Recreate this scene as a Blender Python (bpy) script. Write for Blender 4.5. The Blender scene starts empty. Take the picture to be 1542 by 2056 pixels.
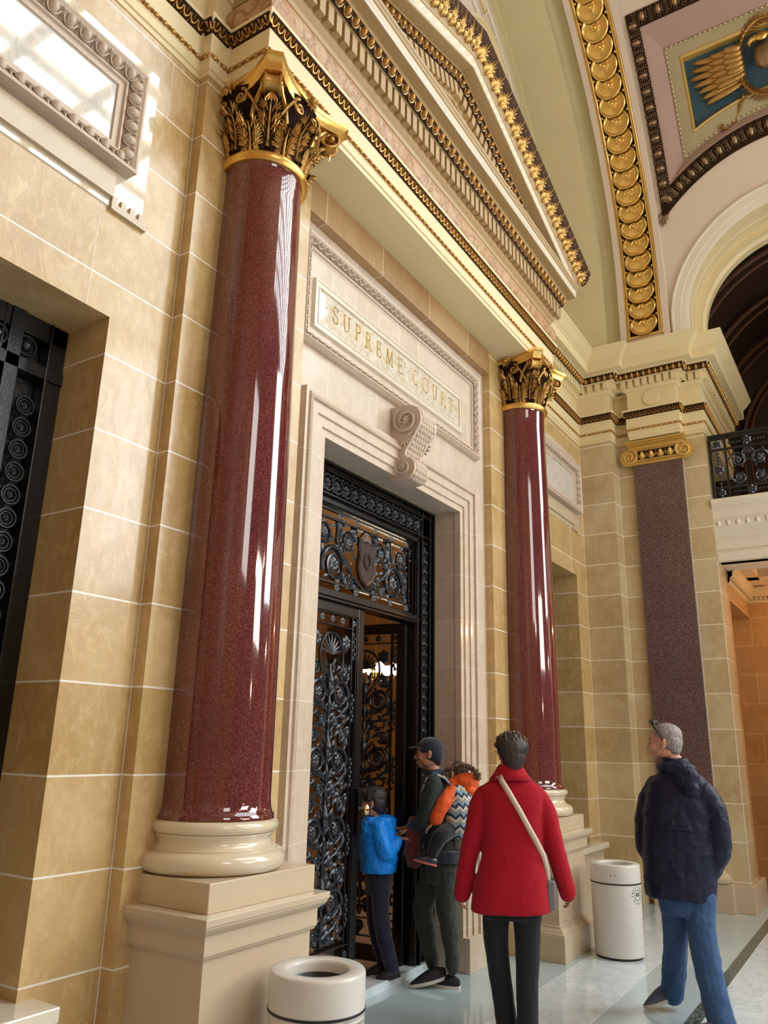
import bpy, math, random
import numpy as np
from mathutils import Vector, Matrix
random.seed(7)
PI = math.pi
SC = bpy.context.scene
COL = SC.collection

# ------------------------------------------------------------------ materials
def new_mat(name):
    m = bpy.data.materials.new(name); m.use_nodes = True
    nt = m.node_tree; b = nt.nodes['Principled BSDF']
    return m, nt, b
def N(nt, typ, **kw):
    n = nt.nodes.new(typ)
    for k, v in kw.items():
        if k in n.inputs.keys() if hasattr(n.inputs, 'keys') else False: n.inputs[k].default_value = v
        else: setattr(n, k, v)
    return n
def L(nt, a, b): nt.links.new(a, b)
def setb(b, col=None, rough=.5, metal=0., spec=.5, coat=0., coatr=.1, sheen=0.):
    if col is not None: b.inputs['Base Color'].default_value = (*col, 1)
    b.inputs['Roughness'].default_value = rough; b.inputs['Metallic'].default_value = metal
    b.inputs['Specular IOR Level'].default_value = spec
    b.inputs['Coat Weight'].default_value = coat; b.inputs['Coat Roughness'].default_value = coatr
    if sheen: b.inputs['Sheen Weight'].default_value = sheen
def ramp(nt, fac, stops):
    r = nt.nodes.new('ShaderNodeValToRGB'); e = r.color_ramp.elements
    while len(e) < len(stops): e.new(.5)
    for el, (p, c) in zip(e, stops): el.position = p; el.color = (*c, 1)
    L(nt, fac, r.inputs['Fac']); return r.outputs['Color']
def noise(nt, vec, scale, detail=4, rough=.6, dist=0.):
    n = nt.nodes.new('ShaderNodeTexNoise'); n.inputs['Scale'].default_value = scale
    n.inputs['Detail'].default_value = detail; n.inputs['Roughness'].default_value = rough
    n.inputs['Distortion'].default_value = dist
    if vec is not None: L(nt, vec, n.inputs['Vector'])
    return n.outputs['Fac']
def mixc(nt, a, b, fac, mode='MIX'):
    m = nt.nodes.new('ShaderNodeMix'); m.data_type = 'RGBA'; m.blend_type = mode
    for s, v in ((m.inputs[6], a), (m.inputs[7], b)):
        if hasattr(v, 'default_value'): L(nt, v, s)
        else: s.default_value = (*v, 1)
    if hasattr(fac, 'default_value'): L(nt, fac, m.inputs[0])
    else: m.inputs[0].default_value = fac
    return m.outputs[2]
def bump(nt, b, h, strength=.2, dist=.01):
    bp = nt.nodes.new('ShaderNodeBump'); bp.inputs['Strength'].default_value = strength
    bp.inputs['Distance'].default_value = dist
    L(nt, h, bp.inputs['Height']); L(nt, bp.outputs['Normal'], b.inputs['Normal'])
def pos(nt):
    return nt.nodes.new('ShaderNodeNewGeometry').outputs['Position']
def scaled(nt, v, s):
    m = nt.nodes.new('ShaderNodeVectorMath'); m.operation = 'MULTIPLY'
    L(nt, v, m.inputs[0]); m.inputs[1].default_value = s; return m.outputs[0]
def math_(nt, op, a, b=None):
    m = nt.nodes.new('ShaderNodeMath'); m.operation = op
    for i, v in enumerate((a, b)):
        if v is None: continue
        if hasattr(v, 'default_value'): L(nt, v, m.inputs[i])
        else: m.inputs[i].default_value = v
    return m.outputs[0]

def coursed(name, c1, c2, mort, bw=.95, rh=.3825, z0=1.061, off=.5, rough=.26, dirt=.65, shift=0., bumpy=.35, wavy=1., msize=.0045, coat=.4, fig=.5):
    """ashlar: thin light joints on world-aligned courses, each block its own tint, cloudy figure in the stone"""
    m, nt, b = new_mat(name); g = nt.nodes.new('ShaderNodeNewGeometry')
    sp = nt.nodes.new('ShaderNodeSeparateXYZ'); L(nt, g.outputs['Position'], sp.inputs[0])
    sn = nt.nodes.new('ShaderNodeSeparateXYZ'); L(nt, g.outputs['True Normal'], sn.inputs[0])
    isx = math_(nt, 'GREATER_THAN', math_(nt, 'ABSOLUTE', sn.outputs[0]), .7)
    isz = math_(nt, 'GREATER_THAN', math_(nt, 'ABSOLUTE', sn.outputs[2]), .7)
    u = nt.nodes.new('ShaderNodeMix'); u.data_type = 'FLOAT'
    L(nt, isx, u.inputs[0]); L(nt, math_(nt, 'ADD', sp.outputs[0], shift), u.inputs[2]); L(nt, math_(nt, 'ADD', sp.outputs[1], 40.13), u.inputs[3])
    v = nt.nodes.new('ShaderNodeMix'); v.data_type = 'FLOAT'
    L(nt, isz, v.inputs[0]); L(nt, math_(nt, 'ADD', sp.outputs[2], -z0 + 20 * rh), v.inputs[2]); v.inputs[3].default_value = rh * .5
    cb = nt.nodes.new('ShaderNodeCombineXYZ'); L(nt, u.outputs[0], cb.inputs[0]); L(nt, v.outputs[0], cb.inputs[1])
    br = nt.nodes.new('ShaderNodeTexBrick'); L(nt, cb.outputs[0], br.inputs['Vector'])
    br.offset = off; br.offset_frequency = 2; br.squash = 1
    br.inputs['Scale'].default_value = 1; br.inputs['Brick Width'].default_value = bw; br.inputs['Row Height'].default_value = rh
    br.inputs['Mortar Size'].default_value = msize; br.inputs['Mortar Smooth'].default_value = .1; br.inputs['Bias'].default_value = 0
    br.inputs['Color1'].default_value = (0, 0, 0, 1); br.inputs['Color2'].default_value = (1, 1, 1, 1); br.inputs['Mortar'].default_value = (.5, .5, .5, 1)
    p = g.outputs['Position']
    n1 = noise(nt, p, 1.7, 5, .6, .6); n2 = noise(nt, scaled(nt, p, (9, 9, 5)), 1.6, 6, .7, wavy)
    n3 = noise(nt, p, 55, 3, .7)
    base = mixc(nt, c1, c2, br.outputs['Color'])
    base = mixc(nt, base, (c2[0] * .80, c2[1] * .66, c2[2] * .42), math_(nt, 'MULTIPLY', ramp(nt, n1, [(.42, (0, 0, 0)), (.72, (1, 1, 1))]), dirt))
    base = mixc(nt, base, tuple(min(1, x * 1.22 + .03) for x in c1), math_(nt, 'MULTIPLY', ramp(nt, n2, [(.48, (0, 0, 0)), (.70, (1, 1, 1))]), fig))
    base = mixc(nt, base, tuple(x * .8 for x in c1), math_(nt, 'MULTIPLY', ramp(nt, n3, [(.5, (0, 0, 0)), (.8, (1, 1, 1))]), .35))
    base = mixc(nt, base, mort, br.outputs['Fac'])
    L(nt, base, b.inputs['Base Color']); setb(b, None, rough, 0, .5, coat, .12)
    bump(nt, b, n2, bumpy, .006)
    return m
def veined(name, c1, c2, c3, scale=3., rough=.12, stretch=(1, 1, 1), coat=.5, bmp=0):
    m, nt, b = new_mat(name); p = scaled(nt, pos(nt), stretch)
    n1 = noise(nt, p, scale, 7, .62, 1.6); n2 = noise(nt, p, scale * 3.1, 6, .7, 2.5)
    c = ramp(nt, n1, [(.3, c1), (.5, c2), (.68, c1)])
    c = mixc(nt, c, c3, ramp(nt, n2, [(.5, (0, 0, 0)), (.56, (1, 1, 1)), (.64, (0, 0, 0))]))
    L(nt, c, b.inputs['Base Color']); setb(b, None, rough, 0, .5, coat, .05)
    if bmp: bump(nt, b, n2, bmp, .004)
    return m
def speckled(name, c1, c2, c3, scale=90, rough=.1, coat=1., spec=.5, streak=(1, 1, 1)):
    m, nt, b = new_mat(name); p = scaled(nt, pos(nt), streak)
    v = nt.nodes.new('ShaderNodeTexVoronoi'); v.inputs['Scale'].default_value = scale; L(nt, p, v.inputs['Vector'])
    n1 = noise(nt, p, scale * .9, 5, .75); n2 = noise(nt, p, 2.2, 4, .6, .4)
    c = ramp(nt, n1, [(.36, c3), (.5, c1), (.66, c2)])
    c = mixc(nt, c, v.outputs['Color'], .12, 'OVERLAY')
    c = mixc(nt, c, tuple(x * .55 for x in c1), math_(nt, 'MULTIPLY', ramp(nt, n2, [(.4, (0, 0, 0)), (.75, (1, 1, 1))]), .5))
    L(nt, c, b.inputs['Base Color']); setb(b, None, rough, 0, spec, coat, .04)
    return m
def plain(name, col, rough=.55, metal=0., var=.12, scale=6., bmp=.05, bscale=60, coat=0., coatr=.1, spec=.5, sheen=0.):
    m, nt, b = new_mat(name); p = pos(nt)
    n1 = noise(nt, p, scale, 5, .6)
    c = mixc(nt, tuple(x * (1 - var) for x in col), tuple(min(1, x * (1 + var)) for x in col), n1)
    L(nt, c, b.inputs['Base Color']); setb(b, None, rough, metal, spec, coat, coatr, sheen)
    if bmp: bump(nt, b, noise(nt, p, bscale, 4, .6), bmp, .01)
    return m
def cloth(name, col, rough=.85, var=.2, fold=9., fstr=.5, weave=500, sheen=.3):
    m, nt, b = new_mat(name); tc = nt.nodes.new('ShaderNodeTexCoord').outputs['Object']
    n1 = noise(nt, tc, fold, 3, .5, .8); n2 = noise(nt, tc, weave, 2, .5)
    c = mixc(nt, tuple(x * (1 - var) for x in col), tuple(min(1, x * (1 + var)) for x in col), n2)
    L(nt, c, b.inputs['Base Color']); setb(b, None, rough, 0, .3, 0, .1, sheen)
    bp = nt.nodes.new('ShaderNodeBump'); bp.inputs['Strength'].default_value = fstr; bp.inputs['Distance'].default_value = .02
    L(nt, n1, bp.inputs['Height'])
    bp2 = nt.nodes.new('ShaderNodeBump'); bp2.inputs['Strength'].default_value = .15; bp2.inputs['Distance'].default_value = .001
    L(nt, n2, bp2.inputs['Height']); L(nt, bp.outputs['Normal'], bp2.inputs['Normal']); L(nt, bp2.outputs['Normal'], b.inputs['Normal'])
    return m
def glow(name, col, s):
    m, nt, b = new_mat(name); setb(b, col, .4)
    b.inputs['Emission Color'].default_value = (*col, 1); b.inputs['Emission Strength'].default_value = s
    return m

M = {}
M['wall'] = coursed('yellow_limestone', (.60, .43, .21), (.47, .31, .12), (.85, .80, .70), bw=60, shift=.43, off=0, bumpy=.5)
M['wall_end'] = coursed('lit_end_limestone', (.60, .49, .30), (.48, .37, .20), (.85, .82, .72), bw=160, off=0, shift=0, fig=.25, bumpy=.15, wavy=.3)  # extra light on the end wall put into a paler stone colour
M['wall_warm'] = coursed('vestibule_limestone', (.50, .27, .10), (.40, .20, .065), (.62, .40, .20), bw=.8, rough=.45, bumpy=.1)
M['pink'] = coursed('pale_rose_limestone', (.62, .51, .40), (.56, .45, .34), (.80, .74, .66), bw=40, rh=.3825, z0=1.061, off=0, dirt=.15, rough=.35, bumpy=.08, wavy=.2, msize=.002)
M['pinkv'] = coursed('pale_rose_frieze_stone', (.62, .52, .42), (.56, .46, .35), (.80, .74, .66), bw=.305, rh=.42, z0=3.79, off=0, dirt=.15, rough=.35, bumpy=.08, wavy=.2, msize=.0018, shift=.12)
M['lintel'] = coursed('brown_limestone', (.42, .27, .12), (.33, .19, .075), (.66, .52, .36), bw=.735, rh=2, z0=5.0, off=0, shift=.025, rough=.4, bumpy=.2)
M['ped'] = plain('honed_beige_limestone', (.56, .45, .31), .32, var=.1, scale=3, bmp=.03, coat=.2)
M['base'] = plain('polished_cream_stone', (.68, .58, .42), .2, var=.08, scale=4, bmp=.01, coat=.6)
M['slab'] = plain('polished_cream_marble', (.74, .67, .54), .14, var=.06, scale=3, bmp=0, coat=.5)
M['red'] = speckled('polished_red_granite', (.135, .022, .022), (.27, .085, .075), (.06, .009, .012), 125, .08, 1., .5)
M['mauve'] = speckled('honed_purple_granite', (.13, .075, .07), (.24, .155, .145), (.025, .014, .016), 62, .35, .15)
M['frieze'] = veined('veined_frieze_marble', (.44, .23, .09), (.50, .33, .18), (.26, .12, .05), 1.6, .5, (1.6, 1, 1), coat=0)
M['cream'] = plain('cream_paint', (.74, .62, .37), .45, var=.05, scale=2, bmp=.02)
M['tan'] = plain('shaded_tan_paint', (.42, .29, .14), .5, var=.06, scale=2, bmp=.02)  # darker base colour stands in for weaker light on the upper pediment
M['white'] = plain('warm_white_plaster', (.72, .66, .54), .45, var=.05, scale=2, bmp=.02)
M['green'] = plain('sage_plaster', (.60, .54, .31), .42, var=.10, scale=1.5, bmp=.06, bscale=18)
M['rose'] = plain('rose_beige_plaster', (.68, .57, .46), .45, var=.05, scale=1.5, bmp=.02)
M['mauvep'] = plain('mauve_plaster', (.40, .27, .22), .5, var=.08, scale=2, bmp=.02)
M['olive'] = plain('olive_plaster', (.40, .34, .20), .5, var=.06, scale=2, bmp=.02)
M['blue'] = plain('deep_blue_plaster', (.025, .075, .11), .5, var=.15, scale=3, bmp=.02)
M['gold'] = plain('gilding', (.80, .50, .14), .3, 1., var=.18, scale=14, bmp=.15, bscale=40)
M['goldp'] = plain('gold_paint', (.64, .41, .11), .3, .45, var=.15, scale=8, bmp=.05, coat=.3)
M['agold'] = plain('antique_gilding', (.50, .29, .09), .36, .85, var=.35, scale=18, bmp=.2, bscale=50)
M['dgold'] = plain('tarnished_gilding', (.34, .23, .13), .38, .8, var=.4, scale=20, bmp=.2, bscale=50)
M['dark'] = plain('dark_recess_umber', (.030, .014, .008), .85, var=.3, scale=20, bmp=0, spec=.1)  # recess darkness of the gilded ornament put into a brown ground
M['umber'] = plain('umber_ground', (.055, .026, .012), .8, var=.3, scale=20, bmp=0, spec=.15)
M['coin'] = plain('burnished_gilding', (.78, .52, .16), .27, .85, var=.12, scale=10, bmp=.06)
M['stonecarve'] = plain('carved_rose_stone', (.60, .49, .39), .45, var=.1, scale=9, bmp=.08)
M['stoneshade'] = plain('shaded_stone_ground', (.36, .27, .20), .6, var=.1, scale=9, bmp=.08)  # shade between the carvings painted in as a darker copy of the stone
M['marble'] = veined('white_veined_marble', (.78, .74, .66), (.70, .63, .50), (.56, .45, .30), 2.6, .05, coat=.8)
M['marble2'] = veined('clouded_white_marble', (.72, .70, .66), (.66, .63, .57), (.55, .52, .48), 2.0, .03, coat=1.)
M['iron'] = plain('black_wrought_iron', (.012, .013, .016), .22, .6, var=.3, scale=12, bmp=.2, bscale=70, coat=.5, coatr=.15)
M['ironb'] = plain('blue_black_bronze', (.022, .028, .040), .28, .6, var=.3, scale=12, bmp=.2, bscale=60, coat=.5, coatr=.2)
M['floor'] = plain('grey_green_marble', (.44, .55, .58), .10, var=.05, scale=1.2, bmp=0, coat=.5, coatr=.03)
M['fwhite'] = veined('white_floor_marble', (.70, .78, .82), (.63, .71, .76), (.52, .61, .67), 1.3, .09, coat=.4)
M['fdark'] = veined('dark_green_marble', (.008, .012, .012), (.02, .04, .035), (.22, .28, .27), 5, .2, (1, 4, 1), coat=.1)
M['can'] = plain('off_white_enamel', (.64, .62, .58), .35, var=.02, scale=30, bmp=.04, bscale=300, coat=.3)
M['rubber'] = plain('black_rubber', (.01, .01, .012), .4, var=.1, bmp=0)
M['bag'] = plain('black_bin_liner', (.008, .008, .01), .3, var=.1, bmp=.3, bscale=20)
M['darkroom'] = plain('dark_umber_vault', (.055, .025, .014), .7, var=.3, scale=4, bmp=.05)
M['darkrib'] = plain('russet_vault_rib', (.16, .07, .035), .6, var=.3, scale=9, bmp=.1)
M['amber'] = plain('amber_interior_plaster', (.50, .29, .12), .6, var=.1, scale=2, bmp=0)
M['ink'] = plain('black_print', (.01, .01, .01), .5, bmp=0)
M['letter'] = plain('gilded_lettering', (.46, .27, .06), .35, .35, var=.1, bmp=0)
M['brass'] = plain('polished_brass', (.80, .62, .30), .15, 1., bmp=0)
def glassmat(name, rough=.02):
    m, nt, b = new_mat(name); setb(b, (.9, .95, 1), rough)
    b.inputs['Transmission Weight'].default_value = 1.; b.inputs['IOR'].default_value = 1.45
    return m
M['glass'] = glassmat('clear_glass')

# ------------------------------------------------------------------ mesh builder
def wloc(o):
    w = np.zeros(3)
    while o is not None: w = w + np.array(o.location); o = o.parent
    return w
class MB:
    def __init__(s): s.v = []; s.f = []; s.m = []; s.n = 0; s.mi = 0
    def add(s, V, F, mi=None):
        V = np.asarray(V, float).reshape(-1, 3); s.v.append(V)
        o = s.n; s.n += len(V)
        s.f.extend([tuple(i + o for i in f) for f in F]); s.m.extend([s.mi if mi is None else mi] * len(F))
    def box(s, x0, x1, y0, y1, z0, z1, mi=None):
        V = [(x, y, z) for x in (x0, x1) for y in (y0, y1) for z in (z0, z1)]
        s.add(V, [(0, 1, 3, 2), (4, 6, 7, 5), (0, 4, 5, 1), (2, 3, 7, 6), (0, 2, 6, 4), (1, 5, 7, 3)], mi)
    def obox(s, O, T, C, Nn, st, sc, sn, mi=None):
        """oriented box centred at O"""
        O, T, C, Nn = map(np.array, (O, T, C, Nn))
        V = [O + T * a * st / 2 + C * b * sc / 2 + Nn * c * sn / 2 for a in (-1, 1) for b in (-1, 1) for c in (-1, 1)]
        s.add(V, [(0, 1, 3, 2), (4, 6, 7, 5), (0, 4, 5, 1), (2, 3, 7, 6), (0, 2, 6, 4), (1, 5, 7, 3)], mi)
    def stamp(s, tpl, O, T, C, Nn, sx=1, sy=1, sz=1, mi=None):
        tv, tf = tpl
        V = np.array(O)[None] + tv[:, :1] * sx * np.array(T)[None] + tv[:, 1:2] * sy * np.array(C)[None] + tv[:, 2:3] * sz * np.array(Nn)[None]
        s.add(V, tf, mi)
    def lathe(s, prof, cx=0, cy=0, seg=48, mi=None, cap=True, z0=0):
        n = len(prof); V = []
        for r, z in prof:
            for k in range(seg):
                a = 2 * PI * k / seg; V.append((cx + r * math.cos(a), cy + r * math.sin(a), z + z0))
        F = [(i * seg + k, i * seg + (k + 1) % seg, (i + 1) * seg + (k + 1) % seg, (i + 1) * seg + k) for i in range(n - 1) for k in range(seg)]
        if cap: F += [tuple(range(seg))[::-1], tuple((n - 1) * seg + k for k in range(seg))]
        s.add(V, F, mi)
    def tube(s, pts, r, sides=6, mi=None, flat=1., up=None, closed=False):
        P = [np.array(p, float) for p in pts]; n = len(P); rr = r if hasattr(r, '__len__') else [r] * n
        V = []; prev = np.array(up if up is not None else (0.013, .02, 1.)) 
        for i in range(n):
            if closed: t = P[(i + 1) % n] - P[i - 1]
            else: t = P[min(i + 1, n - 1)] - P[max(i - 1, 0)]
            t = t / (np.linalg.norm(t) + 1e-12)
            a = prev - t * (prev @ t); l = np.linalg.norm(a)
            if l < 1e-6: a = np.cross(t, (1, .1, .2)); l = np.linalg.norm(a)
            a /= l; b = np.cross(t, a)
            if up is None: prev = a
            for k in range(sides):
                th = 2 * PI * (k + .5) / sides; V.append(P[i] + a * math.cos(th) * rr[i] * flat + b * math.sin(th) * rr[i])
        F = [(i * sides + k, i * sides + (k + 1) % sides, (i + 1) * sides + (k + 1) % sides, (i + 1) * sides + k) for i in range(n - 1) for k in range(sides)]
        if closed: F += [((n - 1) * sides + k, (n - 1) * sides + (k + 1) % sides, (k + 1) % sides, k) for k in range(sides)]
        else: F += [tuple(range(sides))[::-1], tuple((n - 1) * sides + k for k in range(sides))]
        s.add(V, F, mi)
    def strip(s, rows, mi=None, closed=False):
        """grid of rows of points"""
        n = len(rows); m = len(rows[0]); V = [p for r in rows for p in r]
        F = [(i * m + j, i * m + j + 1, (i + 1) * m + j + 1, (i + 1) * m + j) for i in range(n - 1) for j in range(m - 1)]
        if closed: F += [(i * m + m - 1, i * m, (i + 1) * m, (i + 1) * m + m - 1) for i in range(n - 1)]
        s.add(V, F, mi)
    def build(s, name, mats, parent=None, smooth=False, bevel=0, thick=0, angle=40, local=False):
        me = bpy.data.meshes.new(name)
        V = np.concatenate(s.v) if s.v else np.zeros((0, 3))
        if parent is not None and not local: V = V - wloc(parent)[None]
        me.from_pydata(V.tolist(), [], s.f)
        if not isinstance(mats, (list, tuple)): mats = [mats]
        for x in mats: me.materials.append(x)
        me.polygons.foreach_set('material_index', s.m)
        if smooth: me.polygons.foreach_set('use_smooth', [True] * len(s.f))
        me.update()
        o = bpy.data.objects.new(name, me); COL.objects.link(o)
        if parent is not None: o.parent = parent
        if smooth and angle:
            try: me.set_sharp_from_angle(angle=math.radians(angle))
            except Exception: pass
        if bevel:
            b = o.modifiers.new('bevel', 'BEVEL'); b.width = bevel; b.segments = 2; b.limit_method = 'ANGLE'; b.angle_limit = math.radians(40)
        if thick:
            b = o.modifiers.new('solid', 'SOLIDIFY'); b.thickness = thick
        return o
def thing(name, label, cat, loc=(0, 0, 0), group=None):
    o = bpy.data.objects.new(name, None); COL.objects.link(o); o.location = loc; o.empty_display_size = .1
    o['label'] = label; o['category'] = cat
    if group: o['group'] = group
    return o
def tag(o, label, cat, group=None):
    o['label'] = label; o['category'] = cat
    if group: o['group'] = group
    return o
def struct(o): o['kind'] = 'structure'; return o

# ------------------------------------------------------------------ templates
def grid_tpl(fn, nu, nv):
    V = np.array([fn(i / nu, j / nv) for i in range(nu + 1) for j in range(nv + 1)], float)
    F = [(i * (nv + 1) + j, (i + 1) * (nv + 1) + j, (i + 1) * (nv + 1) + j + 1, i * (nv + 1) + j + 1) for i in range(nu) for j in range(nv)]
    return V, F
def ball_tpl(nu=8, nv=5, half=True):
    top = PI / 2 if half else PI
    return grid_tpl(lambda u, v: (math.sin(v * top) * math.cos(2 * PI * u), math.sin(v * top) * math.sin(2 * PI * u), math.cos(v * top)), nu, nv)
EGG = ball_tpl(10, 5)
BALL = ball_tpl(10, 6, False)
def _shell(u, v):      # U shaped raised rim around an egg, open at the top
    a = PI * (.02 + u * .96) ; a = PI + a
    r = 1 + .16 * math.cos(2 * PI * v); return (r * math.cos(a), .25 + r * 1.15 * math.sin(a) if True else 0, .2 + .22 * math.sin(2 * PI * v))
SHELL = grid_tpl(_shell, 10, 6)
DART = (np.array([(-.35, 1, 0), (.35, 1, 0), (0, -1.1, 0), (0, .6, .9), (-.5, .2, 0), (.5, .2, 0)], float),
        [(0, 4, 3), (4, 2, 3), (2, 5, 3), (5, 1, 3), (1, 0, 3)])
def _leaflet():
    out = [(0, 0), (.30, .12), (.46, .42), (.36, .72), (0, 1.05)]
    V = [(x, y, .02) for x, y in out] + [(-x, y, .02) for x, y in out[1:-1]] + [(0, .3, .28), (0, .65, .30), (0, 1.05, .12)]
    F = [(0, 1, 8), (1, 2, 8), (2, 9, 8), (2, 3, 9), (3, 4, 9), (0, 8, 5), (5, 8, 6), (6, 8, 9), (6, 9, 7), (7, 9, 4)]
    return np.array(V, float), F
LEAFLET = _leaflet()
def ring_tpl(R=1., r=.16, nu=16, nv=6):
    return grid_tpl(lambda u, v: ((R + r * math.cos(2 * PI * v)) * math.cos(2 * PI * u), (R + r * math.cos(2 * PI * v)) * math.sin(2 * PI * u), r * math.sin(2 * PI * v)), nu, nv)
RING = ring_tpl()
def disc_tpl(prof, seg=28):
    V = [(r * math.cos(2 * PI * k / seg), r * math.sin(2 * PI * k / seg), z) for r, z in prof for k in range(seg)]
    n = len(prof); F = [(i * seg + k, i * seg + (k + 1) % seg, (i + 1) * seg + (k + 1) % seg, (i + 1) * seg + k) for i in range(n - 1) for k in range(seg)]
    F.append(tuple((n - 1) * seg + k for k in range(seg)))
    return np.array(V, float), F
COIN = disc_tpl([(1, 0), (1, .12), (.93, .16), (.86, .13), (.80, .08), (.36, .14), (.30, .18), (.24, .13), (.15, .14), (.12, .26), (.05, .32)])
def merge_tpl(*ts):
    V = []; F = []; o = 0
    for v, f in ts: V.append(v); F += [tuple(i + o for i in x) for x in f]; o += len(v)
    return np.concatenate(V), F
def xf(t, ang=0, s=(1, 1, 1), o=(0, 0, 0)):
    v, f = t; v = v * np.array(s)[None]; c, sn = math.cos(ang), math.sin(ang)
    return np.stack([v[:, 0] * c - v[:, 1] * sn + o[0], v[:, 0] * sn + v[:, 1] * c + o[1], v[:, 2] + o[2]], 1), f
FLOWER = merge_tpl(*[xf(LEAFLET, k * PI / 3, (1, 1, 1.2)) for k in range(6)], xf(EGG, 0, (.28, .28, .35)))
PALM = merge_tpl(*[xf(LEAFLET, (k - 3) * .42, (.55, 1 - .06 * abs(k - 3), 1)) for k in range(7)], xf(EGG, 0, (.2, .2, .3)))
ACAN = merge_tpl(*[xf(LEAFLET, sg * .75, (.55, .55, .8), (0, y, 0)) for sg in (-1, 1) for y in (0, .3)], xf(LEAFLET, 0, (.5, .75, 1), (0, .45, 0)))

def run(p0, p1, pitch):
    p0, p1 = np.array(p0, float), np.array(p1, float); d = p1 - p0; l = np.linalg.norm(d)
    if l < pitch * .6: return [], None
    n = max(1, int(round(l / pitch))); t = d / l
    return [p0 + t * (i + .5) * l / n for i in range(n)], t
def nrm(v): v = np.array(v, float); return v / np.linalg.norm(v)
def band_eggs(mbe, mbd, p0, p1, c, n, w, pitch, sc=1., mi=0, mid=None):
    pts, t = run(p0, p1, pitch)
    for i, p in enumerate(pts):
        mbe.stamp(EGG, p, t, c, n, pitch * .27, w * .40, w * .38 * sc, mi)
        (mbd if mid is not None else mbe).stamp(SHELL, p, t, c, n, pitch * .40, w * .40, w * .28 * sc, mi if mid is None else mid)
        mbe.stamp(DART, p + t * pitch * .5, t, c, n, pitch * .12, w * .42, w * .22 * sc, mi)
def band_tongue(mb, p0, p1, c, n, w, pitch, mi=0):
    pts, t = run(p0, p1, pitch)
    for p in pts:
        mb.stamp(SHELL, p + np.array(c) * w * .1, t, c, n, pitch * .42, w * .42, w * .28, mi)
        mb.stamp(DART, p, t, c, n, pitch * .26, w * .36, w * .3, mi)
        mb.stamp(DART, p + t * pitch * .5, t, np.array(c) * -1, n, pitch * .14, w * .4, w * .2, mi)
def band_beads(mb, p0, p1, c, n, r, pitch, mi=0):
    pts, t = run(p0, p1, pitch)
    for p in pts:
        mb.stamp(BALL, p, t, c, n, pitch * .30, r, r, mi)
        mb.stamp(BALL, p + t * pitch * .42, t, c, n, pitch * .05, r * .9, r * .9, mi)
        mb.stamp(BALL, p - t * pitch * .42, t, c, n, pitch * .05, r * .9, r * .9, mi)
def band_dentils(mb, p0, p1, c, n, w, depth, pitch, duty=.6, mi=0):
    pts, t = run(p0, p1, pitch)
    for p in pts: mb.obox(p + np.array(n) * depth / 2, t, c, n, pitch * duty, w, depth, mi)
def band_leaves(mb, p0, p1, c, n, w, pitch, mi=0, tpl=None):
    pts, t = run(p0, p1, pitch)
    for p in pts: mb.stamp(tpl or ACAN, p - np.array(c) * w * .5, t, c, n, pitch * .75, w * .85, w * .5, mi)

def mitre(path):
    """offset directions for a plan polyline, outward = right hand side of travel"""
    P = [np.array(p, float) for p in path]; n = []
    for a, b in zip(P[:-1], P[1:]):
        d = (b - a) / np.linalg.norm(b - a); n.append(np.array([d[1], -d[0]]))
    m = []
    for i in range(len(P)):
        if i == 0: m.append(n[0])
        elif i == len(P) - 1: m.append(n[-1])
        else:
            s = n[i - 1] + n[i]; m.append(s / (1 + n[i - 1] @ n[i]) if abs(n[i-1] @ n[i]) < .99 else n[i])
    return P, n, m
def sweep(mb, path, prof, mi=None, ends=False):
    P, n, m = mitre(path)
    rows = [[(p[0] + mm[0] * d, p[1] + mm[1] * d, z) for d, z in prof] for p, mm in zip(P, m)]
    mb.strip(rows, mi)
    if ends:
        k = len(prof)
        for r in (rows[0], rows[-1][::-1]): mb.add(r, [tuple(range(k))], mi)
def seg_pts(path, d, z, trim=0.):
    """3D mitred segments with their outward normals at offset d height z"""
    P, n, m = mitre(path); out = []
    for i in range(len(P) - 1):
        a = P[i] + m[i] * d; b = P[i + 1] + m[i + 1] * d
        dirn = (P[i + 1] - P[i]) / np.linalg.norm(P[i + 1] - P[i])
        if (b - a) @ dirn < .02: continue
        out.append((np.array([*a, z]), np.array([*b, z]), np.array([*n[i], 0.])))
    return out
UP = np.array([0, 0, 1.])
# ------------------------------------------------------------------ camera
def make_camera():
    yaw, pitch, roll = (math.radians(a) for a in (57.344, 16.575, 1.2286))
    f = Vector((math.sin(yaw) * math.cos(pitch), math.cos(yaw) * math.cos(pitch), math.sin(pitch)))
    r = Vector((math.cos(yaw), -math.sin(yaw), 0)); u = r.cross(f)
    r2 = math.cos(roll) * r + math.sin(roll) * u; u2 = -math.sin(roll) * r + math.cos(roll) * u
    cam = bpy.data.cameras.new('camera'); o = bpy.data.objects.new('camera', cam); COL.objects.link(o)
    cam.sensor_fit = 'VERTICAL'; cam.sensor_height = 36; cam.lens = 1561.38 / 2056 * 36; cam.clip_end = 200; cam.clip_start = .05
    mm = Matrix(((r2.x, u2.x, -f.x, 0), (r2.y, u2.y, -f.y, 0), (r2.z, u2.z, -f.z, 1.6), (0, 0, 0, 1)))
    o.matrix_world = mm; SC.camera = o
make_camera()

YW, YP = 2.94, 2.865          # recessed wall plane, pilaster plane
# ------------------------------------------------------------------ setting
mb = MB(); mb.box(-3, 13, -12, 6, -.3, 0); struct(mb.build('floor', M['floor']))
mb = MB(); mb.box(-3, 9.1, 1.80, 2.32, -.02, .003); mb.box(-3, 13, -12, 1.245, -.02, .003); struct(mb.build('floor_inlay', M['fwhite']))
mb = MB(); mb.box(-3, 13, 1.245, 1.33, -.02, .004); struct(mb.build('floor_inlay_strip', M['fdark']))
mb = MB(); mb.box(3.79, 5.75, 3.15, 3.32, -.02, .055); struct(mb.build('trim_threshold', M['fwhite'], bevel=.006))

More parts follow.
